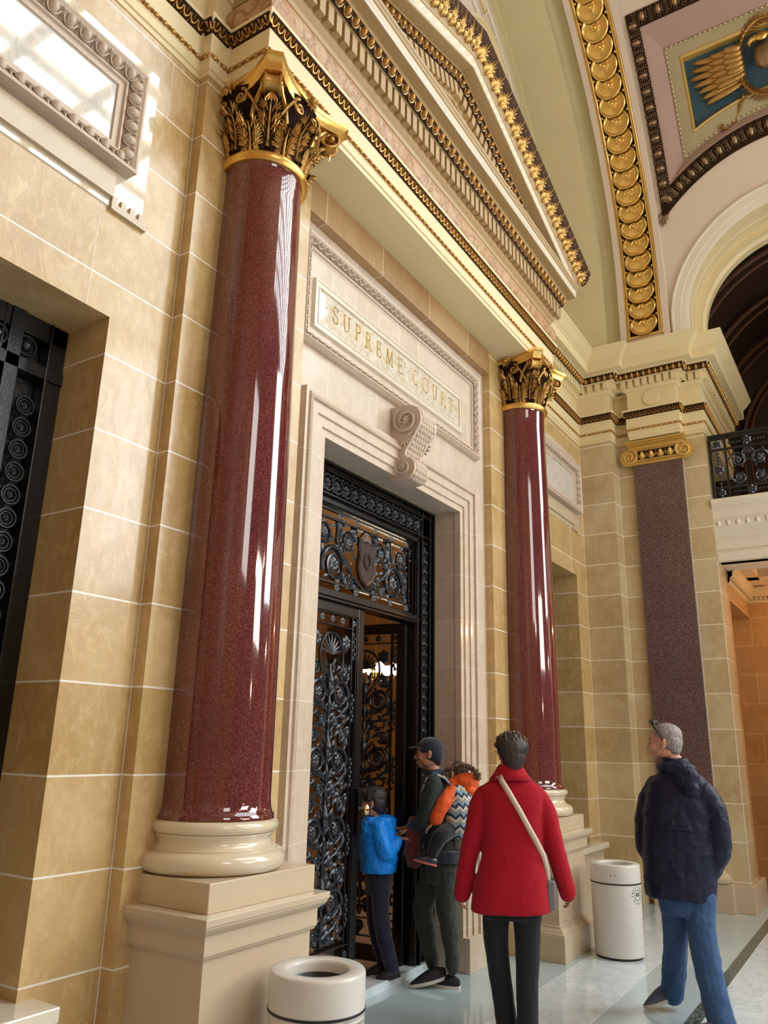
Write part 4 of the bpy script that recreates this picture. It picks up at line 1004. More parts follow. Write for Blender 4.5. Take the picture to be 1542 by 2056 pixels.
# dark gallery behind the arch, balcony and railing --------------------
def gallery():
    mb = MB(); mb.box(9.95, 14, -2.2, 2.3, 4.40, 4.46); mb.box(9.5, 9.95, -1.03, 1.47, 4.40, 4.46); struct(mb.build('floor_gallery', M['white']))
    mb = MB(); P = []
    mb.strip([[(x, .1 + 2.0 * math.cos(a), 6.6 + 2.4 * math.sin(a)) for a in np.linspace(-.0, PI, 24)] for x in (9.9, 14)])
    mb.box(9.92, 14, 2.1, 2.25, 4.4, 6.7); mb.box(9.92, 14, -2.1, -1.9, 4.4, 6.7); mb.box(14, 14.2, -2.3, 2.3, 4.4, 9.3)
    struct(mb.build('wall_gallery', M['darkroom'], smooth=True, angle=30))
    for i, x in enumerate((13.9, 12.6, 11.3)):
        mb = MB()
        for r in (2.0 - .02 * i, ) + ((1.45,) if i == 0 else ()):
            pts = [(x, .1 + r, 4.46)] + [(x, .1 + r * math.cos(a), 6.5 + r * 1.15 * math.sin(a)) for a in np.linspace(0, PI, 30)] + [(x, .1 - r, 4.46)]
            mb.tube(pts, .035, 6)
            mb.tube([(p[0], .1 + (p[1] - .1) * .93, 6.5 + (p[2] - 6.5) * .94 if p[2] > 6.5 else p[2]) for p in pts], .022, 6)
            for q in range(1, 30):
                mb.obox(np.array(pts[q]) * 1.0 + np.array([-.02, 0, 0]), (1, 0, 0), (0, 1, 0), (0, 0, 1), .03, .03, .03)
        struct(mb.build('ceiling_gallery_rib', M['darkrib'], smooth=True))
    # balcony fascia
    t = thing('balcony_front', 'off-white balcony fascia with carved egg moulding spanning the end opening', 'balcony', (9.6, .22, 3.7))
    ys, ye = 1.47, -1.03
    prof = [(9.62, 3.70), (9.50, 3.70), (9.50, 3.765), (9.488, 3.77), (9.488, 3.845), (9.476, 3.85), (9.476, 3.97), (9.465, 3.985), (9.455, 4.02), (9.45, 4.05), (9.415, 4.10), (9.41, 4.20), (9.39, 4.205), (9.39, 4.335), (9.375, 4.345), (9.36, 4.375), (9.35, 4.39), (9.35, 4.43), (9.62, 4.46)]
    prof = [(x + .07, z) for x, z in prof]
    mb = MB(); mb.strip([[(x, y, z) for x, z in prof] for y in (ys, ye)]); mb.build('fascia', M['white'], t)
    mb = MB(); band_eggs(mb, mb, (9.50, ys, 4.15), (9.50, ye, 4.15), UP, np.array([-1., 0, 0]), .10, .105, 1, 0, 0); mb.box(9.492, 9.51, ye, ys, 4.10, 4.205, 1); mb.build('egg_moulding', [M['white'], M['stoneshade']], t, smooth=True, angle=50)
gallery()

# ------------------------------------------------------------------ ironwork
def rosette(mb, O, A, B, n, r, mi=0):
    mb.stamp(FLOWER, O, A, B, n, r, r, r * .8, mi)
def cscroll(mb, O, A, B, n, r, turns=1.6, a0=-PI / 2, thick=.011, mi=0, leaves=True, ros=True):
    """one scroll curling in to a rosette; A,B in-plane axes (A mirrored for the twin)"""
    thick = thick * 1.45; P = spiral(O, A, B, r, r * .42, turns, a0, 32)
    mb.tube(P, [thick * (1.15 - .5 * i / 32) for i in range(33)], 6, mi)
    if ros: rosette(mb, np.array(O) + n * .006, A, B, n, r * .42, mi)
    if leaves:
        for i in (3, 7, 11, 15, 19):
            p = P[i]; tg = nrm(P[i + 1] - P[i]); o = nrm(p - np.array(O)); mb.stamp(LEAFLET, p, np.cross(nrm(tg + o), n), nrm(tg * .8 + o), n, r * .24, r * .5, r * .22, mi)
def motif(mb, O, A, B, n, w, h, mi=0):
    """one bay of the candelabrum pattern, O at bottom centre"""
    O = np.array(O, float)
    def P(a, b): return O + A * a * w + B * b * h
    st = [P(0, v) for v in np.linspace(0, 1, 14)]
    mb.tube(st, [.010, .022, .012, .010, .016, .026, .014, .010, .020, .034, .036, .022, .012, .010], 7, mi)
    for s in (-1, 1):
        AA = A * s
        mb.tube([P(0, .10), P(s * .10, .16), P(s * .28, .22), P(s * .43, .36), P(s * .47, .55)], [.012, .012, .011, .010, .008], 6, mi)
        c = O + AA * w * .255 + B * h * .55
        cscroll(mb, c, AA, B, n, w * .205, 1.35, -.2, .011, mi)
        mb.tube([P(0, .44), P(s * .06, .36), P(s * .2, .34), P(s * .36, .42), P(s * .455, .55)], [.010, .011, .011, .010, .009], 6, mi)
        cscroll(mb, O + AA * w * .36 + B * h * .93, AA, B * -1, n, w * .11, 1.3, .3, .008, mi, True, True)
        cscroll(mb, O + AA * w * .16 + B * h * .14, AA * -1, B, n, w * .085, 1.2, -1.2, .008, mi, False, True)
        for q, (a, b, an) in enumerate(((.08, .72, .9), (.06, .82, 1.2), (.12, .62, .4), (.3, .20, .2), (.42, .28, 1.1), (.10, .30, .7), (.44, .72, 1.3), (.30, .80, .8), (.05, .95, 1.0), (.20, .02, .5), (.02, .18, .6), (.03, .26, 1.0), (.02, .50, .9), (.04, .58, .5), (.36, .06, 1.2), (.44, .12, .9), (.16, .9, .7), (.24, .30, -.5), (.34, .46, .2), (.46, .40, 1.6), (.47, .88, 1.4), (.42, .02, .3), (.1, .08, .1))):
            C = AA * math.cos(an) + B * math.sin(an); mb.stamp(LEAFLET, P(s * a, b), np.cross(C, n), C, n, w * .062, w * .17, w * .09, mi)
    rosette(mb, P(0, .66) + n * .02, A, B, n, w * .07, mi)
    mb.stamp(PALM, P(0, .74), A, B, n, w * .09, w * .20, w * .08, mi)
def palmette(mb, O, A, B, n, r, mi=0):
    for k in range(9):
        a = PI / 2 + (k - 4) * .32; C = A * math.cos(a) + B * math.sin(a); mb.stamp(LEAFLET, O, np.cross(C, n), C, n, r * .16, r * (1 - .03 * abs(k - 4)), r * .12, mi)
    mb.tube([np.array(O) + A * math.cos(a) * r * .95 + B * (math.sin(a) * r * 1.12 - r * .05) for a in np.linspace(-.9, PI + .9, 20)], .010, 6, mi)
def leaf_door(t, O, A, n, w, h, mi=0, nm='grille'):
    """one door leaf: outer stiles, inner border with studs, scrollwork; O bottom corner, A across"""
    B = UP; O = np.array(O, float); A = np.array(A, float); n = np.array(n, float)
    def P(a, b, d=0): return O + A * a + B * b + n * d
    f = MB(); st = .072
    for a0, a1, b0, b1, th in ((0, st, 0, h, .05), (w - st, w, 0, h, .05), (st, w - st, 0, .10, .05), (st, w - st, h - st, h, .05)):
        f.obox(P((a0 + a1) / 2, (b0 + b1) / 2), A, B, n, a1 - a0, b1 - b0, th)
    for a in (st + .006, st + .062, w - st - .006, w - st - .062): f.obox(P(a, h / 2), A, B, n, .010, h - 2 * st, .035)
    for b in (.10, .16, .28, h - st - .004, h - st - .085): f.obox(P(w / 2, b), A, B, n, w - 2 * st, .010, .035)
    f.build('frame', M['iron'], t, bevel=.003)
    g = MB(); iw = w - 2 * (st + .062); zb = .30; zt = h - st - .09; H = zt - zb; k = 4
    for i in range(k): motif(g, P(w / 2, zb + i * (H - iw * .55) / k), A, B, n, iw, (H - iw * .55) / k)
    palmette(g, P(w / 2, zt - iw * .42, .01), A, B, n, iw * .30)
    for s in (-1, 1): rosette(g, P(w / 2 + s * iw * .36, zt - iw * .22, .01), A, B, n, iw * .12)
    cscroll(g, P(w / 2, .22), A, B, n, .045, 1.2)
    for i in range(5):
        zz = zb + .18 + i * (H - .3) / 4
        for a in (st + .034, w - st - .034):
            for q in range(-3, 4): g.stamp(BALL, P(a + .006 * (-1) ** q, zz + q * .028, .008), A, B, n, .013, .018, .012)
    for a in (st + .034, w - st - .034):
        for b in (.13, .22, h - st - .045): rosette(g, P(a, b, .01), A, B, n, .026)
    for s in (.3, .5, .7): rosette(g, P(st + (w - 2 * st) * s, h - st - .045, .01), A, B, n, .03)
    g.build('scrollwork', M['ironb'], t, smooth=True, angle=60)
def doorway():
    y = 3.17; x0, x1, zt = 3.79, 5.75, 3.53; A = np.array([1., 0, 0]); B = UP; n = np.array([0, -1., 0])
    t = thing('door_frame', 'black iron frame with beaded leaf border lining the doorway', 'door frame', ((x0 + x1) / 2, y, .03))
    mb = MB()
    for s, xx in ((1, x0), (-1, x1)):
        a, b = sorted((xx, xx + s * .26)); mb.box(a, b, y + .02, y + .10, .03, zt)
        for o, wd, dp in ((0, .018, .02), (.03, .012, .0), (.062, .014, .012), (.195, .014, .012), (.225, .03, -.005)):
            a, b = sorted((xx + s * o, xx + s * (o + wd))); mb.box(a, b, y - dp, y + .03, .03, zt)
    mb.box(x0, x1, y + .02, y + .10, 3.22, zt)
    for o, wd, dp in ((0, .02, .02), (.035, .012, 0), (.06, .014, .01), (.235, .014, .012), (.27, .03, -.005)): mb.box(x0, x1, y - dp, y + .03, zt - o - wd, zt - o)
    mb.box(x0 + .26, x1 - .26, y + .0, y + .12, 2.545, 2.605); mb.box(x0 + .26, x1 - .26, y - .02, y + .03, 2.565, 2.585)
    mb.build('frame', M['iron'], t, bevel=.002)
    mb = MB()
    for xx in (x0 + .135, x1 - .135):
        z = .12
        while z < 3.15:
            for k, (dx, dz) in enumerate(((.02, 0), (-.02, .02), (0, .045))): mb.stamp(LEAFLET, (xx + dx, y + .01, z + dz), nrm((1, 0, .5 * (-1) ** k)), nrm((-.5 * (-1) ** k, 0, 1)), n, .024, .055, .05)
            mb.stamp(RING, (xx, y + .012, z + .03), A, B, n, .044, .042, .08); mb.stamp(EGG, (xx, y + .012, z + .03), A, B, n, .018, .018, .028); z += .086
    mb.build('leaf_border', M['ironb'], t, smooth=True, angle=60)
    mb = MB(); x = x0 + .3
    while x < x1 - .25:
        mb.stamp(RING, (x, y + .012, zt - .15), A, B, n, .06, .06, .07); mb.stamp(FLOWER, (x, y + .014, zt - .15), A, B, n, .045, .045, .05)
        for s in (-1, 1): mb.stamp(BALL, (x + .058, y + .005, zt - .15 + s * .06), A, B, n, .013, .013, .013)
        x += .116
    mb.build('rosette_border', M['ironb'], t, smooth=True, angle=60)
    mb = MB()
    for xx in (x0 + .014, x1 - .014): band_beads(mb, (xx, y - .012, .1), (xx, y - .012, 3.5), A, n, .007, .022)
    mb.build('beading', M['iron'], t, smooth=True)
    # transom grille
    t = thing('transom_grille', 'black scrollwork transom with a central shield above the door leaves', 'grille', (4.73, y + .05, 2.6))
    X0, X1, Z0, Z1 = x0 + .26, x1 - .26, 2.605, 3.22; yy = y + .05
    mb = MB()
    for x in (X0 + .02, X0 + .09, X1 - .09, X1 - .02): mb.box(x - .007, x + .007, yy - .015, yy + .015, Z0, Z1)
    for z in (Z0 + .015, Z0 + .075, Z1 - .075, Z1 - .015): mb.box(X0, X1, yy - .015, yy + .015, z - .007, z + .007)
    mb.build('bars', M['iron'], t)
    g = MB(); xc = (X0 + X1) / 2; zc = (Z0 + Z1) / 2
    for s in (-1, 1):
        AA = A * s
        for dx, dz, r_, f_ in ((.31, .03, .055, 1), (.60, -.04, .06, 1), (.13, -.215, .05, -1), (.63, .20, .05, -1), (.33, .20, .055, -1), (.61, -.20, .055, 1), (.24, -.20, .05, 1), (.14, .20, .04, 1)): cscroll(g, (xc + s * dx, yy + .008, zc + dz), AA * f_, B, n, r_, 1.4, .2, .007)
        cscroll(g, (xc + s * .40, yy, zc - .10), AA, B, n, .15, 1.5, -.4, .014); cscroll(g, (xc + s * .22, yy, zc + .10), AA * -1, B, n, .085, 1.4, .3, .010); cscroll(g, (xc + s * .52, yy, zc + .12), AA, B * -1, n, .085, 1.4, .5, .010)
        g.tube([(xc, yy, Z0 + .08), (xc + s * .12, yy, zc - .17), (xc + s * .27, yy, zc - .06), (xc + s * .38, yy, zc + .08), (xc + s * .36, yy, zc + .2)], .013, 6)
        for k in range(9):
            an = -.2 + k * .33; C = AA * math.cos(an) + B * math.sin(an); g.stamp(LEAFLET, (xc + s * (.12 + .04 * (k % 3)), yy, zc - .14 + .04 * k), np.cross(C, n), C, n, .03, .085, .04)
        for k in range(5): 
            an = 1.2 - k * .5; C = AA * math.cos(an) + B * math.sin(an); g.stamp(LEAFLET, (xc + s * .3, yy, zc + .12), np.cross(C, n), C, n, .025, .09, .04)
    random.seed(11)
    for k in range(46):
        an = random.uniform(0, 2 * PI); xx_ = random.uniform(.13, .66); zz_ = random.uniform(-.22, .22)
        for s in (-1, 1):
            C = A * s * math.cos(an) + B * math.sin(an); g.stamp(LEAFLET, (xc + s * xx_, yy + .004, zc + zz_), np.cross(C, n), C, n, .022, .07, .03)
    for k in range(6): 
        for z in (Z0 + .045, Z1 - .045): rosette(g, np.array([X0 + .12 + k * (X1 - X0 - .24) / 5, yy - .01, z]), A, B, n, .034 if z < zc else .028)
    palmette(g, np.array([xc, yy - .02, zc + .10]), A, B, n, .12)
    g.build('scrollwork', M['ironb'], t, smooth=True, angle=60)
    m = MB(); sh = [(-.115, .17), (-.05, .145), (0, .165), (.05, .145), (.115, .17), (.10, .06), (.125, -.06), (.085, -.15), (0, -.20), (-.085, -.15), (-.125, -.06), (-.10, .06)]
    for sc, d in ((1, .0), (.9, .02)): pass
    k = len(sh); rows = [[(xc + a * f_, yy - d, zc + .0 + b * f_) for a, b in sh] for f_, d in ((1, 0), (1, .018), (.93, .03), (.85, .024))]
    m.strip(rows, closed=True); m.add(rows[-1], [tuple(range(k))])
    m.stamp(RING, (xc, yy - .026, zc), A, B, n, .045, .06, .05); m.stamp(RING, (xc, yy - .026, zc), A, B, n, .03, .045, .05)
    m.build('shield', plain('brown_bronze', (.06, .04, .035), .35, .7), t, bevel=.002)
    # leaves
    t = thing('iron_door_leaf', 'closed black iron scrollwork door leaf with round brass knob', 'door', (4.02, y + .06, .06))
    leaf_door(t, (4.02, y + .06, .06), (1, 0, 0), (0, -1, 0), .745, 2.485)
    mb = MB(); mb.box(4.03, 4.755, y + .075, y + .085, .08, 2.53); mb.build('pane', M['glass'], t)
    mb = MB(); mb.tube([(4.725, y + .04, 1.165), (4.725, y - .045, 1.165)], .011, 10); mb.stamp(BALL, (4.725, y - .055, 1.165), A, B, n, .032, .040, .020); mb.build('knob', M['brass'], t, smooth=True)
    mb = MB(); mb.box(4.70, 4.75, y + .0, y + .04, 1.0, 1.3); mb.build('lock_plate', M['iron'], t, bevel=.003)
    t = thing('iron_door_leaf', 'black iron door leaf swung open into the lit room', 'door', (5.46, y + .08, .06))
    leaf_door(t, (5.455, y + .08, .06), (-.10, .995, 0), (-.995, -.10, 0), .745, 2.485)
    mb = MB(); a = np.array([5.455, y + .08, .06]); d = np.array([-.10, .995, 0]); mb.obox(a + d * .372 + np.array([.02, 0, 1.25]), d, UP, (-.995, -.1, 0), .72, 2.44, .008); mb.build('pane', M['glass'], t)
    mb = MB(); p = a + d * .71 + np.array([0, 0, 1.1]); mb.tube([p, p + np.array([-.09, -.01, 0])], .011, 10); mb.stamp(BALL, p + np.array([-.1, -.01, 0]), d, UP, (-1, 0, 0), .032, .04, .02); mb.build('knob', M['brass'], t, smooth=True)
doorway()
def side_gate(x0, x1, zt, y, label):
    A = np.array([1., 0, 0]); n = np.array([0, -1., 0]); t = thing('iron_gate', label, 'gate', ((x0 + x1) / 2, y, .6)); zb = .63
    mb = MB()
    for s, xx in ((1, x0), (-1, x1)):
        for o, wd, dp in ((0, .085, 0), (.085, .012, .012), (.235, .07, .01), (.325, .012, .004)):
            a, b = sorted((xx + s * o, xx + s * (o + wd))); mb.box(a, b, y - dp, y + .06, zb, zt)
    for z0, z1, dp in ((zt - .10, zt, 0), (zt - .30, zt - .235, .01), (zb, zb + .1, 0)): mb.box(x0, x1, y - dp, y + .06, z0, z1)
    mb.build('frame', M['iron'], t, bevel=.003)
    for xx in (x0 + .165, x1 - .165):
        mb = MB(); z = zb + .15
        while z < zt - .36:
            mb.stamp(RING, (xx, y + .01, z), A, UP, n, .044, .044, .07); mb.stamp(RING, (xx, y + .012, z), A, UP, n, .030, .030, .05); mb.stamp(FLOWER, (xx, y + .012, z), A, UP, n, .022, .022, .03)
            z += .110
        mb.build('ring_border', M['ironb'], t, smooth=True)
    mb = MB(); x = x0 + .165
    while x < x1 - .1: mb.stamp(RING, (x, y + .01, zt - .165), A, UP, n, .048, .048, .07); mb.stamp(EGG, (x, y + .012, zt - .165), A, UP, n, .03, .03, .03); x += .15
    mb.build('ring_border', M['ironb'], t, smooth=True)
    mb = MB(); w = (x1 - x0) - .68; zz = zb + .15
    for k in range(4): motif(mb, ((x0 + x1) / 2, y + .02, zz), A, UP, n, w, .62); zz += .62
    mb.build('scrollwork', M['ironb'], t, smooth=True)
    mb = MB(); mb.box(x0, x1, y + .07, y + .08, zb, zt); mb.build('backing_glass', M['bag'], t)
side_gate(.97, 2.09, 3.55, 3.25, 'black iron gate with ring border at the left edge of the wall')
side_gate(7.66, 8.85, 3.56, 3.25, 'black iron gate hidden in the recess behind the farther column')

def railing():
    A = np.array([0., -1, 0]); n = np.array([-1., 0, 0]); x = 9.60; t = thing('iron_railing', 'black scrollwork iron railing on the balcony', 'railing', (x, .22, 4.46))
    mb = MB(); z0, z1 = 4.475, 5.29; ys, ye = 1.455, -1.02
    mb.box(x - .03, x + .05, ye, ys, z1 - .035, z1); mb.box(x - .02, x + .03, ye, ys, z1 - .06, z1 - .035)
    for z in (z0, z0 + .14, z1 - .19): mb.box(x - .012, x + .02, ye, ys, z - .012, z + .012)
    y = ys - .01; k = 0
    while y > ye:
        for d in (0, .17): mb.box(x - .015, x + .02, y - d - .012, y - d + .012, z0, z1 - .05)
        y -= .66
    mb.build('rails', M['iron'], t, bevel=.003)
    g = MB(); y = ys - .01
    while y > ye:
        for zz in (z0 + .07, z1 - .125): rosette(g, np.array([x - .01, y - .085, zz]), A, UP, n, .055)
        rosette(g, np.array([x - .02, y - .085, z0 + .36]), A, UP, n, .06); 
        for s in (-1, 1):
            for q in range(4): g.stamp(BALL, (x - .005, y - .085, z0 + .36 + s * (.08 + .045 * q)), A, UP, n, .016, .018, .014)
        c = y - .17 - .245
        for zz in (z0 + .07, z1 - .125):
            rosette(g, np.array([x - .02, c, zz]), A, UP, n, .06)
            for s in (-1, 1):
                for q in range(4): g.stamp(BALL, (x - .005, c - s * (.08 + .035 * q), zz), A, UP, n, .018, .014, .014)
        for s in (-1, 1):
            for zz, sg, r in ((z0 + .46, 1, .10), (z0 + .24, -1, .075)):
                cscroll(g, np.array([x, c - s * .115, zz]), A * s, UP * sg, n, r, 1.3, .2, .010, 0, True, True)
        palmette(g, np.array([x - .01, c, z0 + .52]), A, UP, n, .07); g.tube([(x, c, z0 + .14), (x, c, z1 - .2)], .008, 6)
        y -= .66
    g.build('scrollwork', M['ironb'], t, smooth=True)
railing()

# ------------------------------------------------------------------ lit room behind the doors
def inner_room():
    mb = MB(); mb.box(3.42, 3.5, T, 9.5, 0, 4.6); mb.box(13.0, 13.1, T, 9.5, 0, 4.6); mb.box(3.4, 13, 9.5, 9.6, 0, 4.6); mb.box(6.2, 13, T + .08, T + .16, 0, 4.6); struct(mb.build('wall_inner_room', M['amber']))
    mb = MB(); mb.box(3.4, 13, T, 9.6, 4.6, 4.7); struct(mb.build('ceiling_inner_room', M['amber']))
    mb = MB(); mb.box(3.4, 13, T, 9.6, .0, .02); struct(mb.build('floor_inner_room', M['amber']))
    mb = MB()
    for x, yy in ((10.1, 9.42), (8.6, 9.42), (11.6, 9.42)): mb.box(x - .3, x + .3, yy, yy + .06, 1.2, 3.2)
    mb = MB()
    t = thing('chandelier', 'glowing brass chandelier seen through the open iron doors', 'chandelier', (9.3, 6.05, 2.5))
    m = MB(); m.tube([(9.3, 6.05, 4.6), (9.3, 6.05, 2.45)], .018, 8); m.stamp(BALL, (9.3, 6.05, 2.55), (1, 0, 0), (0, 1, 0), UP, .09, .09, .12)
    for k in range(8):
        a = k * PI / 4; R = np.array([math.cos(a), math.sin(a), 0]); O = np.array([9.3, 6.05, 2.5]); m.tube([O, O + R * .12 - UP * .08, O + R * .26 - UP * .04, O + R * .30 + UP * .06], .010, 6)
    m.build('arms', M['brass'], t, smooth=True)
    gm = glow('lamp_globe_glass', (1, .84, .58), 60)
    for k in range(8):
        a = k * PI / 4; m = MB(); m.stamp(BALL, (9.3 + .30 * math.cos(a), 6.05 + .30 * math.sin(a), 2.60), (1, 0, 0), (0, 1, 0), UP, .065, .065, .075); m.build('globe', gm, t, smooth=True)
inner_room()
# ------------------------------------------------------------------ bins
def text_mesh(s, size, extrude=.0):
    c = bpy.data.curves.new('t', 'FONT'); c.body = s; c.size = size; c.align_x = 'CENTER'; c.resolution_u = 3
    o = bpy.data.objects.new('t', c); COL.objects.link(o); dg = bpy.context.evaluated_depsgraph_get(); dg.update()
    me = bpy.data.meshes.new_from_object(o.evaluated_get(dg)); V = [tuple(v.co) for v in me.vertices]; F = [tuple(p.vertices) for p in me.polygons]
    bpy.data.objects.remove(o); bpy.data.curves.remove(c); bpy.data.meshes.remove(me); return np.array(V).reshape(-1, 3), F
def bin_(x, y, label, h=.70, R=.2):
    t = thing('trash_can', label, 'trash can', (x, y, 0), None)
    mb = MB(); mb.lathe([(R * .9, 0), (R * .9, .022), (R * .93, .024)], x, y, 56); mb.build('foot_ring', M['rubber'], t, smooth=True, angle=40)
    mb = MB(); zb = h - .145; mb.lathe([(R * .2, .022), (R * .945, .022), (R * .955, .03), (R * .995, zb - .008), (R * .985, zb)], x, y, 72); mb.build('body', M['can'], t, smooth=True, angle=40)
    mb = MB(); mb.lathe([(R * .97, zb - .002), (R * 1.012, zb), (R * 1.012, zb + .009), (R * .97, zb + .011)], x, y, 72); mb.build('black_band', M['rubber'], t, smooth=True, angle=40)
    mb = MB(); mb.lathe([(R * .93, zb + .008), (R * 1.0, zb + .010), (R * 1.0, h - .016), (R * .985, h - .005), (R * .955, h), (R * .70, h), (R * .66, h - .004), (R * .64, h - .016), (R * .64, h - .055)], x, y, 72, cap=False); mb.build('lid', M['can'], t, smooth=True, angle=50)
    mb = MB(); mb.lathe([(R * .645, h - .045), (R * .60, h - .06), (R * .3, h - .2), (.0001, h - .24)], x, y, 48, cap=False); mb.build('liner', M['bag'], t, smooth=True)
    return t
def on_can(V, x, y, R, a0, z0):
    """wrap flat (u, v) onto the can: a0 = angle of the centre"""
    a = a0 + V[:, 0] / R; return np.stack([x + R * np.cos(a), y + R * np.sin(a), z0 + V[:, 1]], 1)
def bins():
    x, y = 2.945, 2.165; t = bin_(x, y, 'near off-white round bin with wide rim and black band beside the near pedestal')
    a = math.atan2(-y, -x) + .88; Rr = .1996
    m = MB(); V, F = text_mesh('RECYCLABLE ROUTE', .0175); m.add(on_can(V, x, y, Rr, a, .52), F)
    for u0, u1, v0, v1 in ((-.095, .095, .0, .0018), (-.095, -.093, -.13, .0), (.093, .095, -.13, .0), (-.095, .095, -.13, -.128)):
        n = 12; rows = [[(u0 + (u1 - u0) * k / n, v0, 0), (u0 + (u1 - u0) * k / n, v1, 0)] for k in range(n + 1)]
        m.strip([[tuple(p) for p in on_can(np.array(r), x, y, Rr, a, .545)] for r in rows])
    for k in range(3):       # three chasing arrows
        c = PI / 2 + k * 2 * PI / 3; P = []
        for s in np.linspace(0, 1, 6):
            th = c + .35 + s * 1.15; P.append((.034 * math.cos(th), .034 * math.sin(th)))
        rows = [[(p[0] * 1.22, p[1] * 1.22, 0), (p[0] * .78, p[1] * .78, 0)] for p in P]; rows = [on_can(np.array(r), x, y, Rr, a, .462) for r in rows]; m.strip([[tuple(q) for q in r] for r in rows])
        th = c + .35; d = np.array([(.055 * math.cos(th + .05), .055 * math.sin(th + .05), 0), (.014 * math.cos(th + .05), .014 * math.sin(th + .05), 0), (.034 * math.cos(th - .55), .034 * math.sin(th - .55), 0)]); m.add(on_can(d, x, y, Rr, a, .462), [(0, 1, 2)])
    m.build('printed_label', M['ink'], t)
    x, y = 6.955, 2.115; t = bin_(x, y, 'far off-white round bin standing on the white marble stripe by the far pedestal', .695)
    a = math.atan2(-y, -x) + .98; m = MB()
    def arc_text(s, r, c, flip=1):
        for i, ch in enumerate(s):
            V, F = text_mesh(ch, .024); th = c - flip * (i - (len(s) - 1) / 2) * .36; 
            if not len(V): continue
            ca, sa = math.cos(th - PI / 2 if flip > 0 else th + PI / 2), math.sin(th - PI / 2 if flip > 0 else th + PI / 2)
            W = np.stack([V[:, 0] * ca - V[:, 1] * sa + r * math.cos(th), V[:, 0] * sa + V[:, 1] * ca + r * math.sin(th), V[:, 2]], 1); m.add(on_can(W, x, y, Rr, a, .475), F)
    arc_text('TRASH ONLY', .052, PI / 2); arc_text('PLEASE', .070, -PI / 2, -1)
    rr = np.linspace(0, 2 * PI, 30); m.strip([[tuple(q) for q in on_can(np.array([(.040 * math.cos(q), .040 * math.sin(q), 0), (.036 * math.cos(q), .036 * math.sin(q), 0)]), x, y, Rr, a, .475)] for q in rr])
    for sx in (-1, 1):
        m.add(on_can(np.array([(sx * .012 + .008 * math.cos(q), .004 + .016 * math.sin(q), 0) for q in np.linspace(0, 2 * PI, 9)[:-1]]), x, y, Rr, a, .475), [tuple(range(8))])
    m.build('printed_label', M['ink'], t)
    m = MB(); b = math.atan2(-y, -x) - .1; V = np.array([(-.02, -.004, 0), (.02, -.004, 0), (.02, .004, 0), (-.02, .004, 0)]); m.add(on_can(V, x, y, .2006, b, .62), [(0, 1, 2, 3)]); m.build('maker_plate', M['ink'], t)
bins()

# ------------------------------------------------------------------ people
def figure(name, label, cat, bx, by, z=0):
    t = thing(name, label, cat, (bx, by, z)); t.rotation_euler = (0, 0, math.atan2(-bx, by)); return t
def ell(mb, c, r, nu=16, nv=12, rot=None):
    tv, tf = grid_tpl(lambda u, v: (math.sin(v * PI) * math.cos(2 * PI * u), math.sin(v * PI) * math.sin(2 * PI * u), math.cos(v * PI)), nu, nv)
    V = tv * np.array(r)[None]
    if rot is not None: V = V @ np.array(Matrix.Rotation(rot[0], 3, rot[1])).T
    mb.add(V + np.array(c)[None], tf)
def limb(mb, pts, radii, seg=14, flat=None):
    """closed tapered tube with rounded ends; densified along a smooth curve"""
    P = [np.array(p, float) for p in pts]; n = len(P); Q = []; R = []
    for i in range(n - 1):
        p0 = P[max(0, i - 1)]; p1 = P[i]; p2 = P[i + 1]; p3 = P[min(n - 1, i + 2)]
        k = 6
        for j in range(k):
            s = j / k; Q.append(.5 * ((2 * p1) + (-p0 + p2) * s + (2 * p0 - 5 * p1 + 4 * p2 - p3) * s * s + (-p0 + 3 * p1 - 3 * p2 + p3) * s ** 3)); R.append(radii[i] * (1 - s) + radii[i + 1] * s)
    Q.append(P[-1]); R.append(radii[-1])
    mb.tube(Q, R, seg); ell(mb, Q[0], [R[0] * .98] * 3); ell(mb, Q[-1], [R[-1] * .98] * 3)
def loft(mb, secs, seg=28):
    """closed stack of ellipses (cx, cy, z, rx, ry[, tilt])"""
    rows = []
    for s in secs:
        cx, cy, z, rx, ry = s[:5]; ti = s[5] if len(s) > 5 else 0; row = []
        for k in range(seg):
            a = 2 * PI * k / seg; c, sn = math.cos(a), math.sin(a); e = .85
            x = rx * math.copysign(abs(c) ** e, c); y = ry * math.copysign(abs(sn) ** e, sn); row.append((cx + x, cy + y, z + ti * x))
        rows.append(row)
    mb.strip(rows, closed=True); o = len(rows) * seg
    mb.add(rows[0], [tuple(range(seg))[::-1]]); mb.add(rows[-1], [tuple(range(seg))])
def fuse(mb, name, mat, parent, vox=.008, smooth=6, disp=None):
    o = mb.build(name, mat, parent, smooth=True, angle=0, local=True)
    r = o.modifiers.new('fuse', 'REMESH'); r.mode = 'VOXEL'; r.voxel_size = vox; r.use_smooth_shade = True
    s = o.modifiers.new('soften', 'SMOOTH'); s.factor = .5; s.iterations = smooth
    if disp:
        tx = bpy.data.textures.new('folds', 'CLOUDS'); tx.noise_scale = disp[1]; tx.noise_depth = 2
        d = o.modifiers.new('folds', 'DISPLACE'); d.texture = tx; d.strength = disp[0]; d.mid_level = .5; d.texture_coords = 'LOCAL'
    return o
